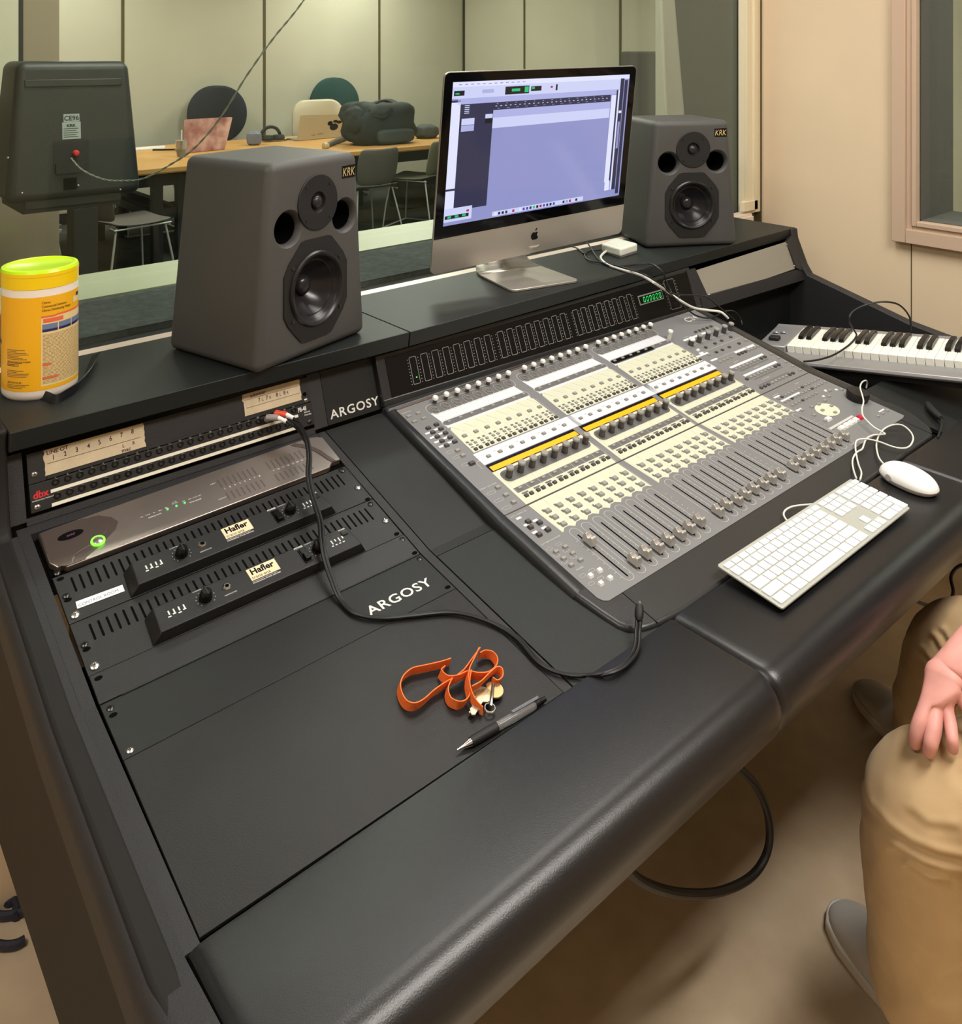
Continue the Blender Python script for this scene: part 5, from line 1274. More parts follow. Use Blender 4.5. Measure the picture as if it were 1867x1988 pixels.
# --- lanyard with keys
M_or = mat('orange_webbing', (250, 124, 56), .7, bump=.3, bscale=1200, c2=(240, 110, 44), vscale=200)
ly = thing('lanyard', atp(900, 1330, R0, nL), 'tangled orange lanyard with two keys on the large blank panel', 'lanyard')
cB = lambda x, y: (700+x/3.112, 1200+y/3.112)
def L_(lst, name='webbing', wz=1.0, wd=.0125):
    P = [atp(*cB(x, y), R0+nL*h_, nL) for x, y, h_ in lst]; P = smooth(P, 6)
    return build(name, MB().ribbon(P, nL*wz+V((.15, -.25, 0)), wd, .0013), M_or, ly, sharp=60)
h1 = .008
L_([(540, 262, h1), (480, 282, h1), (380, 305, h1), (300, 325, h1), (245, 375, h1), (232, 440, h1), (262, 512, h1), (315, 535, h1), (372, 510, h1), (435, 455, h1), (500, 410, h1+.001), (560, 375, h1+.003), (615, 330, .013), (660, 270, .016), (700, 215, .019), (712, 198, .019)])
L_([(712, 230, .010), (745, 215, .009), (790, 225, h1), (818, 265, h1), (806, 310, h1), (760, 345, h1+.002), (700, 350, .012), (640, 340, .014), (580, 365, .014), (520, 370, .012), (480, 335, .010), (500, 310, h1)])
L_([(545, 380, .012), (520, 440, .010), (535, 500, h1), (585, 525, h1), (628, 512, h1), (650, 470, h1+.002), (640, 400, .014), (650, 320, .018), (680, 255, .020), (705, 200, .020)])
L_([(660, 330, .020), (650, 400, .018), (662, 460, .014), (690, 515, .010), (725, 552, h1), (738, 560, h1)], wd=.011)
L_([(670, 430, .012), (720, 400, .014), (770, 350, .015), (815, 315, .012), (845, 325, .010), (848, 370, h1), (820, 395, h1), (790, 380, .009)])
def flatkey(cx, cy, ang, name, m):
    o = atp(*cB(cx, cy), R0+nL*.006, nL); ex = V((math.cos(ang), math.sin(ang), 0)); ex = (ex-nL*ex.dot(nL)).normalized(); F = frame(o, ex, nL.cross(ex))
    head = [(.012*math.cos(a)+(0), .0125*math.sin(a)) for a in [2*PI*i/20 for i in range(3, 18)]]
    pts_ = head+[(.008, -.0045), (.012, -.0045), (.014, -.006), (.017, -.004), (.020, -.006), (.023, -.0045), (.027, -.0055), (.031, -.003), (.034, 0), (.032, .0035), (.010, .0045)]
    return build(name, MB().prism(pts_, 0, .0022, F), m, ly)
flatkey(805, 440, 2.85, 'key', mat('brass_key', (196, 170, 120), .3, metal=.8)); flatkey(735, 470, 3.6, 'key', mat('nickel_key', (190, 182, 160), .3, metal=.8))
F = frame(atp(*cB(780, 548), R0+nL*.006, nL), (1, 0, 0), nL.cross(V((1, 0, 0))))
build('key_ring', MB().tube([F(.0065*math.cos(a), .0065*math.sin(a), .001) for a in [2*PI*i/20 for i in range(20)]], .0012, 6, closed=True), M_chrome, ly)
build('clip', MB().tube([atp(*cB(800, 400), R0+nL*.014, nL), atp(*cB(792, 470), R0+nL*.012, nL), atp(*cB(785, 530), R0+nL*.008, nL)], .0022, 8), M_chrome, ly)
build('clip', MB().tube([atp(*cB(735, 545), R0+nL*.008, nL), atp(*cB(690, 555), R0+nL*.006, nL), atp(*cB(655, 575), R0+nL*.005, nL)], .002, 8), mat('nickel_key', (190, 182, 160)), ly)
# --- pen
pA = atp(887, 1456, R0+nL*.0062, nL); pB = atp(1058, 1357, R0+nL*.0062, nL); pl_ = (pB-pA).length; px_ = (pB-pA).normalized()
PF = lambda a, b, c: pA+px_*c+px_.cross(UP).normalized()*a+px_.cross(px_.cross(UP)).normalized()*b
pn = thing('pen', pA.lerp(pB, .5), 'clear ballpoint pen with black grip at the edge of the blank panel', 'pen')
L0 = pl_
build('tip', MB().lathe([(.0008, 0), (.0014, .006), (.0038, .016), (.0046, .020)], 16, PF), M_chrome, pn)
build('grip', MB().lathe([(.0050, .020), (.0056, .024), (.0058, .058), (.0056, .060)], 18, PF), M_rub, pn)
build('barrel', MB().lathe([(.0050, .060), (.0052, .062), (.0052, L0-.022), (.0046, L0-.018)], 18, PF), mat('clear_plastic', (235, 235, 235), .08, trans=.85, ior=1.3), pn)
build('refill', MB().lathe([(.0018, .060), (.0018, L0-.02)], 10, PF), mat('white_refill', (220, 220, 218), .4), pn)
build('clicker', MB().lathe([(.0046, L0-.018), (.0042, L0-.010), (.0034, L0-.009), (.003, L0)], 14, PF), M_glossblk, pn)
build('clip', MB().box(-.0015, .0015, -.0085, -.0070, L0-.055, L0-.012, PF), mat('clear_plastic', (235, 235, 235)), pn)
# --- cable hanging under the desk, blue cable left, cable right
hp = [aty(x, y, -.60) for x, y in ((1405, 1470), (1430, 1487), (1470, 1530), (1492, 1590), (1490, 1650), (1460, 1700), (1400, 1730), (1330, 1735), (1270, 1722), (1225, 1695), (1185, 1640), (1180, 1560))]
props(build('hanging_cable', MB().tube(smooth([V((.84, -.60, .66))]+hp+[V((.60, -.60, .66))], 6), .0065, 10), M_bcab), 'thick black cable loop hanging below the armrest', 'cable')
cb_ = mat('dark_blue_cable', (34, 38, 54), .5)
random.seed(4)
for i, (lb, pts_) in enumerate((('uppermost blue-black cable coil on the floor left of the desk', [(-15, 1712), (2, 1690), (14, 1702), (10, 1722), (0, 1742), (14, 1752), (26, 1748), (34, 1766), (28, 1782)]),
        ('dark blue cable lying flat on the floor below the coil', [(-30, 1772), (0, 1778), (24, 1776), (50, 1768)]),
        ('lowest dark cable on the floor at the left edge', [(-30, 1828), (5, 1836), (30, 1834), (48, 1825)]))):
    props(build('floor_cable', MB().tube(smooth([atz(x, y, .009) for x, y in pts_], 6), .0075, 8), cb_), lb, 'cable', 'dark cables on the floor at the left')
cable('floor_cable', [(1920, 1100, 'z', .30), (1867, 1097, 'z', .28), (1846, 1118, 'z', .26), (1850, 1150, 'z', .24), (1838, 1172, 'z', .23), (1810, 1177, 'z', .24), (1780, 1168, 'z', .27), (1755, 1150, 'z', .34), (1735, 1130, 'z', .40)], .0042, M_bcab, 'black cable loop hanging below the right end of the armrest')

# ================================================================== the seated person
M_kh = mat('khaki_cotton', (190, 162, 122), .85, bump=.12, bscale=900, var=.03, vscale=9, sheen=.1)
M_skin = mat('skin', (208, 148, 138), .5, var=.05, vscale=40)
M_shoe = mat('grey_canvas_shoe', (188, 184, 178), .8, bump=.3, bscale=700); M_sole = mat('white_rubber_sole', (206, 202, 192), .6)
M_shirt = mat('grey_shirt', (110, 112, 120), .9)
def skin(name, V_, E_, R_, m, parent, sub=3, rootv=0, disp=0, dscale=.1):
    me = bpy.data.meshes.new(name); c = sum((V(v) for v in V_), V((0, 0, 0)))/len(V_)
    me.from_pydata([tuple(V(v)-c) for v in V_], E_, []); o = bpy.data.objects.new(name, me); COL.objects.link(o)
    md = o.modifiers.new('skin', 'SKIN'); md.use_smooth_shade = True; md.branch_smoothing = .3
    for i, r in enumerate(R_):
        r = r if isinstance(r, tuple) else (r, r); me.skin_vertices[0].data[i].radius = r
        me.skin_vertices[0].data[i].use_root = (i == rootv)
    s_ = o.modifiers.new('sub', 'SUBSURF'); s_.levels = s_.render_levels = sub
    if disp:
        tx_ = bpy.data.textures.new(name+'_folds', 'CLOUDS'); tx_.noise_scale = dscale; tx_.noise_depth = 2
        d_ = o.modifiers.new('folds', 'DISPLACE'); d_.texture = tx_; d_.strength = disp; d_.mid_level = .5; d_.texture_coords = 'LOCAL'
    dg = bpy.context.evaluated_depsgraph_get(); me2 = bpy.data.meshes.new_from_object(o.evaluated_get(dg)); me2.materials.clear(); me2.materials.append(m)
    for p in me2.polygons: p.use_smooth = True
    bpy.data.objects.remove(o); o = bpy.data.objects.new(name, me2); COL.objects.link(o)
    if parent: o.parent = parent; o.location = c-wloc(parent)
    else: o.location = c
    return o
per = thing('person', (1.5, -1.2, 0), 'seated person in khaki trousers and grey shoes resting a hand on one knee', 'person')
hipL, hipR = V((1.42, -1.30, .56)), V((1.62, -1.20, .56)); pel = V((1.53, -1.27, .58))
kL, kR = V((1.000, -.828, .468)), V((1.383, -.735, .465)); aL, aR = V((1.105, -.812, .10)), V((1.640, -.600, .10))
rp_ = lambda x, y, d: CAM+ray(x, y)*d
tv = [pel, hipL, kL.lerp(hipL, .55), kL.lerp(hipL, .18), kL+V((.004, -.002, -.004)), kL.lerp(aL, .22), kL.lerp(aL, .5), kL.lerp(aL, .8)+V((.0, .0, 0)), aL+V((-.008, .004, -.06)),
      hipR, kR.lerp(hipR, .55), kR.lerp(hipR, .18), kR, kR.lerp(aR, .22), kR.lerp(aR, .5), kR.lerp(aR, .8), aR+V((0, 0, -.03)), pel+V((.03, -.03, .12))]
te = [(0, 1), (1, 2), (2, 3), (3, 4), (4, 5), (5, 6), (6, 7), (7, 8), (0, 9), (9, 10), (10, 11), (11, 12), (12, 13), (13, 14), (14, 15), (15, 16), (0, 17)]
tr_ = [.15, .115, .10, .098, (.093), .093, .094, .098, .100, .115, .10, .093, .088, .088, .088, .09, .09, .15]
trs = skin('trousers', tv, te, tr_, M_kh, per, 5, 0, .016, .10)
# cloth creases behind the knees, pressed into the trousers' surface where the folds run
def creases(o, lines):
    base = wloc(o); me = o.data; nor = [v.normal.copy() for v in me.vertices]
    for v, nn in zip(me.vertices, nor):
        p = v.co+base; r_ = p-CAM; dp = r_.dot(FW)
        if nn.dot(r_) > 0: continue
        x = PPX+FPX*r_.dot(RX)/dp; y = PPY-FPX*r_.z/dp; off = 0
        for P, amp_, sg, dmax in lines:
            if dp > dmax or dp < dmax-.35: continue
            best = None
            for (xa, ya), (xb, yb_) in zip(P, P[1:]):
                L2 = (xb-xa)**2+(yb_-ya)**2; t_ = max(0, min(1, ((x-xa)*(xb-xa)+(y-ya)*(yb_-ya))/L2)); cx, cy_ = x-xa-t_*(xb-xa), y-ya-t_*(yb_-ya)
                q = math.hypot(cx, cy_)
                if best is None or q < best[0]: best = (q, cy_)
            q, cy_ = best
            if q < 4*sg: off += -amp_*(cy_/sg)*math.exp(.5-.5*(q/sg)**2)
        if off: v.co += nn*off
    me.update()
creases(trs, [([(1660, 1512), (1682, 1560), (1720, 1603), (1768, 1636), (1820, 1655), (1890, 1668)], .0045, 8, 1.36),
              ([(1740, 1648), (1790, 1676), (1835, 1690), (1890, 1694)], .0045, 8, 1.36), ([(1762, 1682), (1800, 1706), (1838, 1710)], .004, 7, 1.36),
              ([(1770, 1575), (1800, 1600), (1850, 1607)], .002, 9, 1.36),
              ([(1812, 1236), (1826, 1262)], .005, 5, 1.75), ([(1830, 1226), (1848, 1256)], .005, 5, 1.75), ([(1790, 1262), (1806, 1285)], .003, 5, 1.75)])
# upper body: shirt, head, other arm
ch_ = pel+V((.02, -.02, .42)); nk = pel+V((.06, .05, .62))
sL, sR = ch_+V((-.17, .06, .07)), ch_+V((.17, -.08, .07))
sv = [pel+V((.02, -.02, .10)), ch_, nk, sL, V((1.27, -1.22, .92)), V((1.23, -1.10, .86)), sR, V((1.78, -1.10, .92)), V((1.72, -.95, .80))]
skin('shirt', sv, [(0, 1), (1, 2), (1, 3), (3, 4), (4, 5), (1, 6), (6, 7), (7, 8)], [(.16, .13), (.18, .13), .065, .075, .055, .05, .075, .055, .05], M_shirt, per, 2, 1)
# head, forearm and hand as the body (one continuous skin hidden under the clothes)
rp_ = lambda x, y, d: CAM+ray(x, y)*d
wr = rp_(1846, 1290, 1.318); pm = rp_(1825, 1342, 1.292)
hd = nk+V((.03, .06, .12))
bv = [ch_+V((0, 0, .02)), nk, hd+V((0, 0, -.02)), hd+V((0, .0, .07)), sL+V((.02, 0, 0)), V((1.262, -1.20, .91)), rp_(2010, 1185, 1.38), rp_(1925, 1232, 1.34), wr, pm]
be = [(0, 1), (1, 2), (2, 3), (0, 4), (4, 5), (5, 6), (6, 7), (7, 8), (8, 9)]
br = [.05, .055, .075, .085, .045, .042, .038, .036, (.034, .027), (.034, .023)]
# fingers: knuckle, middle joint, tip (pixels and depth), rooted in the palm
fing = [((1797, 1376, 1.285), (1787, 1402, 1.272), (1777, 1430, 1.268), (1774, 1448, 1.281), .0115),
        ((1815, 1380, 1.280), (1813, 1412, 1.262), (1806, 1446, 1.250), (1802, 1466, 1.260), .0110),
        ((1836, 1374, 1.280), (1845, 1408, 1.263), (1849, 1440, 1.243), (1850, 1462, 1.248), .0088),
        ((1862, 1352, 1.285), (1886, 1385, 1.272), (1899, 1420, 1.252), (1905, 1440, 1.252), .0090)]
for k0, k1, k2, k3, r in fing:
    i = len(bv); bv += [rp_(*k0), rp_(*k1), rp_(*k2), rp_(*k3)]; be += [(9, i), (i, i+1), (i+1, i+2), (i+2, i+3)]; br += [r*1.16, r*1.10, r*.96, r*.80]
i = len(bv); bv += [rp_(1868, 1318, 1.30), rp_(1893, 1350, 1.30), rp_(1905, 1378, 1.295)]; be += [(8, i), (i, i+1), (i+1, i+2)]; br += [.014, .0115, .010]
body = skin('body', bv, be, br, M_skin, per, 3, 9)
# face and hair
hc = hd+V((0, 0, .05))
build('hair', MB().lathe([(.001, .115), (.06, .105), (.092, .07), (.101, .02), (.096, -.03)], 24, lambda a, b, c: hc+V((a, b-.012, c)), cap=False), mat('brown_hair', (60, 44, 34), .8), per, solid=.012)
def shoe(an, toe, w_=.046):
    d = (toe-an); d.z = 0; L_n = d.length+.07; d.normalize(); s_ = V((-d.y, d.x, 0)); o = V((an.x, an.y, 0))-d*.06
    prof_ = [(0, .034, .062), (.12, .040, .085), (.30, .042, .095), (.45, .044, .080), (.62, .050, .060), (.80, .051, .046), (.93, .040, .034), (1.0, .018, .020)]
    vs = []; K = 12
    for t_, hw, hh in prof_:
        for k_ in range(K+1):
            a = PI*k_/K; vs.append(o+d*(t_*L_n)+s_*(math.cos(a)*hw)+UP*(.016+math.sin(a)**.75*(hh-.012)))
    fs = [(i*(K+1)+k_, i*(K+1)+k_+1, (i+1)*(K+1)+k_+1, (i+1)*(K+1)+k_) for i in range(len(prof_)-1) for k_ in range(K)]+[tuple(range(K+1)), tuple((len(prof_)-1)*(K+1)+k_ for k_ in range(K+1))]
    sh_ = build('shoe', MB().add(vs, fs), M_shoe, per, sub=1)
    vs = []; ol = [(t_*L_n, hw+.003) for t_, hw, _ in prof_]; ol = [(-.004, .02)]+ol+[(L_n+.006, .008)]
    pts_ = [(a, b) for a, b in ol]+[(a, -b) for a, b in reversed(ol)]
    build('sole', MB().prism(pts_, 0, .020, lambda a, b, c: o+d*a+s_*b+UP*c), M_sole, sh_, bevel=.003)
shoe(V((1.105, -.835, 0)), V((1.190, -.618, 0))); shoe(V((1.655, -.60, 0)), V((1.775, -.385, 0)))
# chair the person sits on
cr = thing('office_chair', (1.55, -1.30, 0), 'dark office chair under the seated person', 'chair')
SF = frame((1.55, -1.30, .44), (.87, -.5, 0), (.5, .87, 0))
build('seat', MB().prism(rrect(-.24, .24, -.24, .20, .06), -.03, .03, SF), M_carpet, cr, bevel=.015)
build('backrest', MB().box(-.21, .21, -.30, -.24, .14, .56, SF), M_carpet, cr, bevel=.02)
build('back_bar', MB().box(-.03, .03, -.27, -.25, -.04, .3, SF), M_rub, cr)
build('gas_column', MB().cyl(0, 0, -.37, -.03, .025, SF), M_chrome, cr)
for k_ in range(5):
    a = 2*PI*k_/5+.3
    lg = build('leg', MB().tube([SF(0, 0, -.36), SF(.27*math.cos(a), .27*math.sin(a), -.385)], [.022, .014], 8), M_rub, cr)
    build('castor', MB().lathe([(.024, -.012), (.026, 0), (.024, .012)], 14, lambda p, q, r: SF(.27*math.cos(a)+r, .27*math.sin(a)+p, -.414+q)), M_rub, lg)
# ================================================================== the live room behind the glass
M_oak = mat('oak_table', (206, 158, 92), .42, c2=(190, 142, 80), vscale=3)
M_oakd = mat('oak_edge', (140, 100, 56), .5)
M_blkm = mat('black_steel', (26, 28, 28), .5)
# conference table
tb = thing('conference_table', (3.1, 5.5, 0), 'long oak meeting table with black frame in the far room', 'table')
top = []
x0, x1, y0, y1 = 1.0, 5.35, 4.75, 6.28
for i in range(13): a = -PI/2+PI*i/12; top.append((x1-.45+.45*math.cos(a), (y0+y1)/2+(y1-y0)/2*math.sin(a)))
top = [(x0, y0)]+top+[(x0, y1)]
build('table_top', MB().prism(top, .705, .74), M_oak, tb, bevel=.004)
build('edge_band', MB().prism([(a, b) for a, b in top], .700, .7045), M_oakd, tb)
build('apron', MB().box(1.1, 4.9, 4.83, 4.87, .60, .70).box(1.1, 4.9, 6.16, 6.2, .60, .70), M_blkm, tb)
for x in (1.12, 1.99, 2.17, 4.55):
    for y in (4.86, 6.15): build('leg', MB().box(x-.035, x+.035, y-.035, y+.035, 0, .70), M_blkm, tb)
for x in (1.99, 2.17): build('end_rail', MB().box(x-.03, x+.03, 4.87, 6.14, .36, .42), M_blkm, tb)
build('stretcher', MB().box(1.99, 2.17, 4.845, 4.875, .36, .43), M_blkm, tb)
# chairs
def shell_pts(w_, h_, r, n_=10): return rrect(-w_/2, w_/2, 0, h_, r, 5)
def office(x, y, ang, m, w_, h0, h1, lbl, rnd):
    t = thing('office_chair', (x, y, 0), lbl, 'chair', 'upholstered chairs behind the far table')
    X_ = V((math.cos(ang), math.sin(ang), 0)); Y_ = V((-math.sin(ang), math.cos(ang), 0)); F = lambda a, b, c: V((x, y, 0))+X_*a+Y_*b+UP*c
    pts_ = rrect(-w_/2, w_/2, h0, h1, rnd, 8)
    vs = []; n0 = len(pts_)
    for off, k_ in ((0, .93), (.015, 1), (.045, 1), (.06, .93)):
        for a, b in pts_: 
            cm = (h0+h1)/2; aa = a*k_; bb = cm+(b-cm)*k_; vs.append(F(aa, .22+off-.25*aa*aa, bb))
    fs = [(j*n0+i, j*n0+(i+1) % n0, (j+1)*n0+(i+1) % n0, (j+1)*n0+i) for j in range(3) for i in range(n0)]+[tuple(range(n0)), tuple(range(3*n0, 4*n0))]
    build('backrest', MB().add(vs, fs), m, t)
    build('seat', MB().prism(rrect(-.24, .24, -.25, .2, .08), .44, .50, F), m, t, bevel=.02)
    build('back_bar', MB().box(-.03, .03, .2, .24, .42, h0+.15, F), M_blkm, t)
    build('gas_column', MB().cyl(0, 0, .08, .44, .025, F), M_blkm, t)
    for k_ in range(5): a = 2*PI*k_/5; build('leg', MB().tube([F(0, 0, .1), F(.29*math.cos(a), .29*math.sin(a), .05)], [.022, .014], 6), M_blkm, t)
M_navy = mat('navy_upholstery', (36, 44, 56), .9); M_teal = mat('teal_upholstery', (40, 70, 68), .9); M_crm = mat('cream_upholstery', (206, 196, 170), .8)
office(3.34, 6.62, 0, M_navy, .62, .66, 1.235, 'navy round-backed chair behind the pink laptop', .28)
office(4.72, 6.66, 0, M_teal, .62, .66, 1.29, 'teal round-backed chair behind the cream chair', .29)
office(4.30, 6.30, 0, M_crm, .60, .60, 1.075, 'cream upholstered chair behind the silver laptop', .16)
M_plyd = mat('dark_grey_shell', (96, 91, 84), .6); M_wire = mat('bright_wire', (200, 206, 200), .35, metal=.5); M_ply = mat('plywood_shell', (186, 146, 96), .5)
def wire_chair(x, y, ang, m, lbl, back=True):
    t = thing('wire_leg_chair', (x, y, 0), lbl, 'chair', 'wire-legged chairs round the far table')
    X_ = V((math.cos(ang), math.sin(ang), 0)); Y_ = V((-math.sin(ang), math.cos(ang), 0)); F = lambda a, b, c: V((x, y, 0))+X_*a+Y_*b+UP*c
    vs = []
    prof_ = [(-.22, .455, .20), (-.12, .442, .225), (.05, .440, .225), (.17, .450, .215), (.215, .475, .20)]
    for b, c, w_ in prof_:
        for k_ in range(7): a = -1+k_/3; vs.append(F(a*w_, b, c+.012*a*a))
    fs = [(i*7+k_, i*7+k_+1, (i+1)*7+k_+1, (i+1)*7+k_) for i in range(len(prof_)-1) for k_ in range(6)]
    build('seat', MB().add(vs, fs), m, t, solid=.012, sub=1)
    if back:
        vs = []
        for b, c, w_ in ((.215, .475, .185), (.235, .56, .20), (.255, .68, .205), (.275, .785, .19)):
            for k_ in range(7): a = -1+k_/3; vs.append(F(a*w_, b-.05*a*a, c+.006*a*a))
        build('backrest', MB().add(vs, [(i*7+k_, i*7+k_+1, (i+1)*7+k_+1, (i+1)*7+k_) for i in range(3) for k_ in range(6)]), m, t, solid=.012, sub=1)
    for s_ in (-1, 1):
        build('sled_leg', MB().tube([F(s_*.17, .16, .44), F(s_*.21, .21, .20), F(s_*.235, .25, .012), F(s_*.235, .0, .010), F(s_*.235, -.22, .012), F(s_*.21, -.20, .22), F(s_*.17, -.17, .44)], .0075, 8), M_wire, t)
        build('seat_rail', MB().tube([F(s_*.2, -.2, .437), F(s_*.2, .19, .432)], .006, 6), M_wire, t)
    build('cross_rail', MB().tube([F(-.235, -.22, .012), F(.235, -.22, .012)], .0075, 8), M_wire, t)
    build('cross_rail', MB().tube([F(-.2, -.19, .425), F(.2, -.19, .425)], .006, 8), M_wire, t)
    return t
wire_chair(1.66, 4.48, PI/2+.12, M_plyd, 'dark wire-legged chair seat seen below the far loudspeaker', back=True)
wire_chair(2.42, 6.25, 0, M_ply, 'plywood wire-legged chair seen between the table legs', back=False)
wire_chair(3.69, 4.73, PI, M_plyd, 'dark grey wire-legged chair at the near side of the table, right of the loudspeaker')
wire_chair(4.36, 4.90, PI+.5, mat('grey_green_shell', (120, 118, 96), .6), 'grey-green wire-legged chair next to the computer screen')
wire_chair(1.05, 4.7, PI/2, M_plyd, 'dark wire-legged chair at the left end of the table, mostly hidden')
# laptops
def laptop(pbl, pbr, ptl, ptr, y, m, lbl, extra=None):
    bl, br, tl, tr = [aty(*p, yy) for p, yy in zip((pbl, pbr, ptl, ptr), (y, y+.06, y+.05, y+.11))]
    bl.z = .745; br.z = .745
    Q = quad(bl, br, tl, tr, 1, 1)
    t = thing('laptop', (bl+br)/2-V((0, 0, .005)), lbl, 'laptop', 'laptops on the far table')
    build('lid', MB().prism(rrect(0, 1, 0, 1, .05), -.004, .004, Q), m, t)
    back_ = V((.02, .24, 0)) ; vs = [bl, br, br+back_, bl+back_]
    build('base', MB().add([p+V((0, 0, -.004)) for p in vs]+[p+V((0, 0, .008)) for p in vs], [(3, 2, 1, 0), (4, 5, 6, 7), (0, 1, 5, 4), (1, 2, 6, 5), (2, 3, 7, 6), (3, 0, 4, 7)]), mat('silver_laptop', (176, 172, 158), .35, metal=.6), t)
    if extra: extra(Q, t)
laptop((356, 292), (436, 289), (358, 232), (451, 227), 5.52, mat('pink_marble', (214, 176, 164), .5, c2=(150, 92, 90), vscale=8), 'laptop with a pink marble pattern lid on the far table')
def sticker(Q, t):
    mb = MB().mat(0)
    for cx, cy, rx, ry in ((.80, .46, .10, .15), (.70, .62, .06, .10), (.91, .66, .06, .07), (.82, .70, .06, .06)): mb.lathe([(1, .0045), (1, .005)], 14, Q, cx, cy, sx=rx, sy=ry)
    build('sticker', mb, M_glossblk, t); 
    build('scuffs', MB().lathe([(1, .0045), (1, .0048)], 10, Q, .5, .2, sx=.08, sy=.03).lathe([(1, .0045), (1, .0048)], 10, Q, .35, .17, sx=.05, sy=.03), mat('scuff', (150, 120, 90), .7), t, kind='stuff')
laptop((576, 273), (661, 271), (583, 224), (667, 222), 5.80, mat('tan_silver_lid', (196, 172, 134), .4, metal=.3), 'silver laptop with a black sticker on the far table', sticker)
# cup, mug, headphones, papers, phone, bag, cap, microphone lead
c0_ = atz(352, 304, .742)
cp = thing('plastic_cup', c0_, 'clear plastic cup with a white straw on the far table', 'cup')
build('cup_wall', MB().lathe([(.033, 0), (.040, .05), (.047, .125), (.050, .128)], 24, lambda a, b, c: c0_+V((a, b, c))), mat('clear_cup', (220, 222, 214), .1, trans=.7), cp)
build('drink', MB().lathe([(.032, .004), (.039, .062)], 24, lambda a, b, c: c0_+V((a, b, c))), mat('milky_drink', (206, 184, 148), .4), cp)
build('straw', MB().tube([c0_+V((0, 0, .01)), c0_+V((.003, .002, .21))], .0055, 8), M_white, cp)
c1_ = atz(493, 281, .742)
mg = thing('mug', c1_, 'small rounded blue-grey mug-shaped object beside the headphones', 'mug')
build('body', MB().lathe([(.045, 0), (.062, .015), (.068, .06), (.064, .10), (.045, .118), (.001, .12)], 24, lambda a, b, c: c1_+V((a, b, c))), mat('blue_grey_ceramic', (112, 118, 134), .6), mg)
c2_ = atz(530, 274, .742)
hp_ = thing('headphones', c2_, 'black over-ear headphones lying on the far table', 'headphones')
for s_ in (-1, 1): build('ear_cup', MB().lathe([(.055, 0), (.06, .02), (.05, .045), (.001, .05)], 20, lambda a, b, c, s_=s_: c2_+V((a+s_*.055, b, c+.01))), M_rub, hp_)
build('headband', MB().tube([c2_+V((.10*math.cos(a), .05, .03+.10*math.sin(a))) for a in [PI*i/12 for i in range(13)]], .016, 10), M_rub, hp_)
pp = atz(285, 290, .742)
props(build('paper', MB().prism([(pp.x-.15, pp.y-.06), (pp.x+.14, pp.y-.05), (pp.x+.2, pp.y+.12), (pp.x-.1, pp.y+.12)], .741, .752), M_white), 'white sheets of paper beside the far loudspeaker on the table', 'paper')
pp = atz(322, 292, .742)
props(build('dark_pen', MB().tube([V((pp.x-.09, pp.y+.06, .748)), V((pp.x+.12, pp.y-.06, .748))], .007, 8), M_rub), 'dark marker lying left of the plastic cup', 'pen')
M_bag = mat('dark_nylon', (40, 46, 44), .8, bump=.4, bscale=120)
bg0 = atz(752, 280, .742)
bg = thing('travel_bag', bg0, 'bulky dark duffel bag on the right end of the table', 'bag')
def blob(name, cx, cy, cz, sx, sy, sz, m, par, seed, e=.6, amp_=.05, ring=24, cols=40):
    vs = []
    for j in range(ring+1):
        t_ = -PI/2+PI*j/ring
        for i in range(cols):
            a = 2*PI*i/cols; f = lambda v_: (abs(v_)**e)*(1 if v_ > 0 else -1)
            p = V((f(math.cos(t_))*f(math.cos(a)), f(math.cos(t_))*f(math.sin(a)), f(math.sin(t_))))
            q = 1+amp_*noise.noise(p*2.2+V((seed, 0, 0)))*2
            vs.append(V((cx+p.x*sx*q, cy+p.y*sy*q, cz+p.z*sz*q)))
    fs = [(j*cols+i, j*cols+(i+1) % cols, (j+1)*cols+(i+1) % cols, (j+1)*cols+i) for j in range(ring) for i in range(cols)]
    return build(name, MB().add(vs, fs), m, par, sharp=60)
blob('bag_body', bg0.x, bg0.y+.15, .74+.185, .33, .20, .19, M_bag, bg, 1, .5, .09)
blob('front_pocket', bg0.x+.06, bg0.y-.03, .74+.075, .20, .06, .065, mat('dark_nylon_panel', (58, 66, 66), .7), bg, 5, .5, .03)
blob('end_flap', bg0.x-.25, bg0.y+.10, .74+.22, .10, .12, .13, M_bag, bg, 9, .7)
build('strap', MB().ribbon(smooth([V((bg0.x-.22, bg0.y-.02, 1.05)), V((bg0.x-.1, bg0.y-.06, 1.0)), V((bg0.x+.02, bg0.y-.05, 1.06))]), V((0, .3, 1)), .04, .006), M_rub, bg)
build('handle', MB().tube(smooth([V((bg0.x-.1, bg0.y+.1, 1.09)), V((bg0.x, bg0.y+.08, 1.13)), V((bg0.x+.12, bg0.y+.1, 1.10))]), .012, 8), M_rub, bg)
props(blob('cap', atz(828, 264, .76).x, atz(828, 264, .76).y, .80, .12, .10, .075, mat('grey_cap_cloth', (74, 78, 76), .85), None, 3, .8, .08, 14, 24), 'crumpled grey cap behind the duffel bag', 'cap')
mi = thing('microphone', atz(640, 284, .742), 'grey handheld microphone lying in front of the duffel bag', 'microphone')
build('handle', MB().tube([atz(636, 281, .765), atz(655, 273, .765), atz(668, 268, .765)], [.020, .026, .03], 10), mat('grey_mic', (96, 94, 84), .5), mi)
build('head', MB().lathe([(.001, -.01), (.03, 0), (.034, .02), (.025, .045), (.001, .05)], 14, frame(atz(628, 284, .762), (0, 1, 0), UP)), mat('tan_mic_head', (180, 160, 124), .4), mi)
cable('table_cable', [(665, 268, 'z', .76), (680, 266, 'z', .77), (690, 272, 'z', .75), (700, 276, 'z', .748), (712, 277, 'z', .748)], .012, M_rub, 'black lead curling from the microphone to the bag')
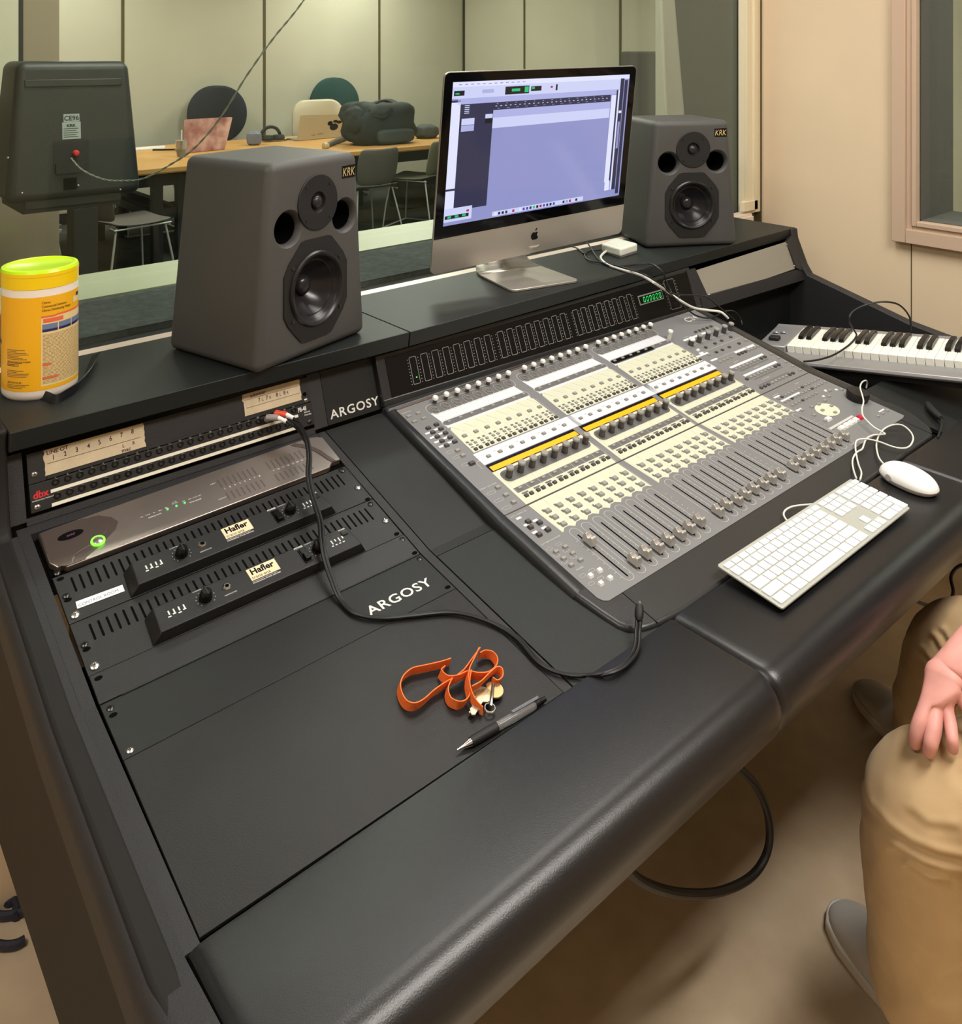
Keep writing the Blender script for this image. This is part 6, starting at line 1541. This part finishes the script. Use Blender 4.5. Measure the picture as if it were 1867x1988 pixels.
cable('table_cable', [(552, 272, 'z', .748), (562, 270, 'z', .748), (575, 271, 'z', .748)], .006, M_rub, 'thin lead between headphones and silver laptop')
bx = atz(830, 410, .02); 
props(build('floor_case', MB().box(4.75, 5.25, 5.6, 5.9, .0, .0+.30), M_blkm, bevel=.02), 'black case on the floor under the right end of the table', 'case')
# acoustic screen and far boards
gb = thing('acoustic_screen', (6.2, 4.0, 0), 'grey fabric acoustic screen standing against the far right wall', 'screen')
gx = aty(1204, 100, 4.0).x
build('panel', MB().box(gx, gx+.10, 2.0, 4.0, .05, 1.575), M_fabric, gb, bevel=.02)
for y in (2.2, 3.8): build('foot', MB().box(gx-.15, gx+.25, y-.03, y+.03, 0, .05), M_blkm, gb)
bd = thing('framed_board', (.3, 2.3, 1.5), 'pale board with dark rounded frame on the brown column', 'board')
q0, q1 = aty(-140, 0, 2.28), aty(46, 210, 2.28)
build('frame', MB().prism(rrect(q0.x, q1.x, q1.z, q1.z+1.0, .03), 0, .012, lambda a, b, c: V((a, 2.298-c, b))), M_blkm, bd)
build('board_face', MB().prism(rrect(q0.x, q1.x-.018, q1.z+.018, q1.z+1.0, .03), .012, .016, lambda a, b, c: V((a, 2.298-c, b))), M_backwall, bd)
# far loudspeaker seen from behind, on its stand
fs_ = thing('loudspeaker', (.53, 1.6, 1.07), 'black loudspeaker seen from behind through the glass, on a post stand', 'loudspeaker')
y = 1.6
P4 = [aty(10, 392, y), aty(277, 382, y), aty(258, 119, y), aty(38, 121, y)]
zb, zt = 1.085, 1.533
xb0, xb1, xt0, xt1 = P4[0].x, P4[1].x, P4[3].x, P4[2].x
M_fs = mat('black_speaker_back', (33, 37, 38), .5)
vs = [V((xb0, y, zb)), V((xb1, y, zb)), V((xb1-.02, y+.34, zb)), V((xb0+.02, y+.34, zb)), V((xt0, y+.03, zt)), V((xt1, y+.03, zt)), V((xt1-.02, y+.32, zt)), V((xt0+.02, y+.32, zt))]
build('cabinet', MB().add(vs, [(3, 2, 1, 0), (4, 5, 6, 7), (0, 1, 5, 4), (1, 2, 6, 5), (2, 3, 7, 6), (3, 0, 4, 7)]), M_fs, fs_, bevel=.028, bseg=5)
def BF(a, b, c): t_ = (b-zb)/(zt-zb); return V((a, y+.03*t_-c, b))
def bpx(x, yy): p = aty(x, yy, y+.012); return p.x, p.z
def bquad(pa, pb, c0, c1, name, m, par=None, lab=None, bev=0):
    a0_, b0_ = bpx(*pa); a1_, b1_ = bpx(*pb)
    return build(name, MB().box(min(a0_, a1_), max(a0_, a1_), min(b0_, b1_), max(b0_, b1_), c0, c1, BF), m, par or fs_, label=lab, bevel=bev)
a, _ = bpx(42, 160); build('back_ridge', MB().box(xt0+.02, xt1-.03, 1.452, 1.475, -.002, .004, BF), M_fs, fs_, bevel=.002)
bquad((104, 272), (172, 330), .0, .002, 'amp_plate', M_rub)
bquad((107, 318), (170, 332), .002, .008, 'amp_ledge', M_rub)
bquad((122, 346), (147, 366), .0, .004, 'power_inlet', M_dark)
build('foot_block', MB().box(xb0+.06, xb1-.07, y+.01, y+.28, 1.066, 1.09), M_fs, fs_)
st_ = bquad((121, 238), (157, 270), .001, .0018, 'rating_label', mat('dull_label', (150, 160, 158), .6), lab='grey rating label')
bl2 = bquad((124, 222), (155, 236), .001, .0018, 'approval_label', mat('dull_label', (150, 160, 158)), lab='oval approval label reading CE96')
mb = MB(); a, b_ = bpx(139.5, 233.5); put_text(mb, 'CE96', BF, a, b_, .0022, .021, 'c', bold=.02)
a, b_ = bpx(139, 246); put_text(mb, 'KRK', BF, a, b_, .0022, .012, 'c', bold=.04, wide=1.2)
for i in range(5): a0_, b0_ = bpx(124, 250+i*4); mb.box(a0_, a0_+.045-.006*(i % 2), b0_-.0014, b0_+.0004, .0019, .0022, BF)
build('lettering', mb, M_rub, fs_)
a, b_ = bpx(146, 297); build('red_knob', MB().lathe([(.010, .002), (.010, .012), (.007, .016), (.0005, .017)], 16, lambda p, q, r: BF(a+p, b_+q, r)), mat('red_plastic', (186, 40, 44), .4), fs_, label='red knob')
for x_, y_ in ((41, 374), (231, 367), (15, 306), (150, 359)):
    a, b_ = bpx(x_, y_); build('screw', MB().lathe([(.0035, .0), (.0028, .004), (.0004, .005)], 10, lambda p, q, r: BF(a+p, b_+q, r)), M_screw, fs_)
ss = thing('speaker_stand', (.545, 1.77, 0), 'black post stand under the far loudspeaker', 'stand')
build('top_plate', MB().box(.36, .66, 1.62, 1.90, 1.05, 1.084), M_blkm, ss)
build('post', MB().box(.508, .582, 1.60, 1.68, .0, 1.05), M_blkm, ss)
build('base_plate', MB().box(.35, .74, 1.5, 1.9, 0, .02), M_blkm, ss)
# twisted wire from the far loudspeaker up out of view
wpts = [(138, 307, 'y', 1.585), (160, 330, 'y', 1.50), (200, 348, 'y', 1.42), (240, 351, 'y', 1.36), (280, 346, 'y', 1.30), (330, 320, 'y', 1.24), (380, 285, 'y', 1.18), (430, 225, 'y', 1.12), (480, 145, 'y', 1.06), (530, 75, 'y', 1.02), (575, 20, 'y', .98), (620, -45, 'y', .95), (700, -170, 'y', .93)]
cl_ = pth(wpts, 14)
tw_ = thing('twisted_wire', cl_[0], 'thin grey twisted wire rising from the far loudspeaker across the window', 'wire')
for s_ in (0, PI):
    P = []
    for i, p in enumerate(cl_):
        tg = (cl_[min(i+1, len(cl_)-1)]-cl_[max(i-1, 0)]).normalized(); u_ = tg.cross(V((0, 1, 0))).normalized(); w_ = tg.cross(u_); a = i*.75+s_
        P.append(p+(u_*math.cos(a)+w_*math.sin(a))*.0016)
    build('strand', MB().tube(P, .0019, 6), mat('grey_wire', (120, 124, 112), .5), tw_)
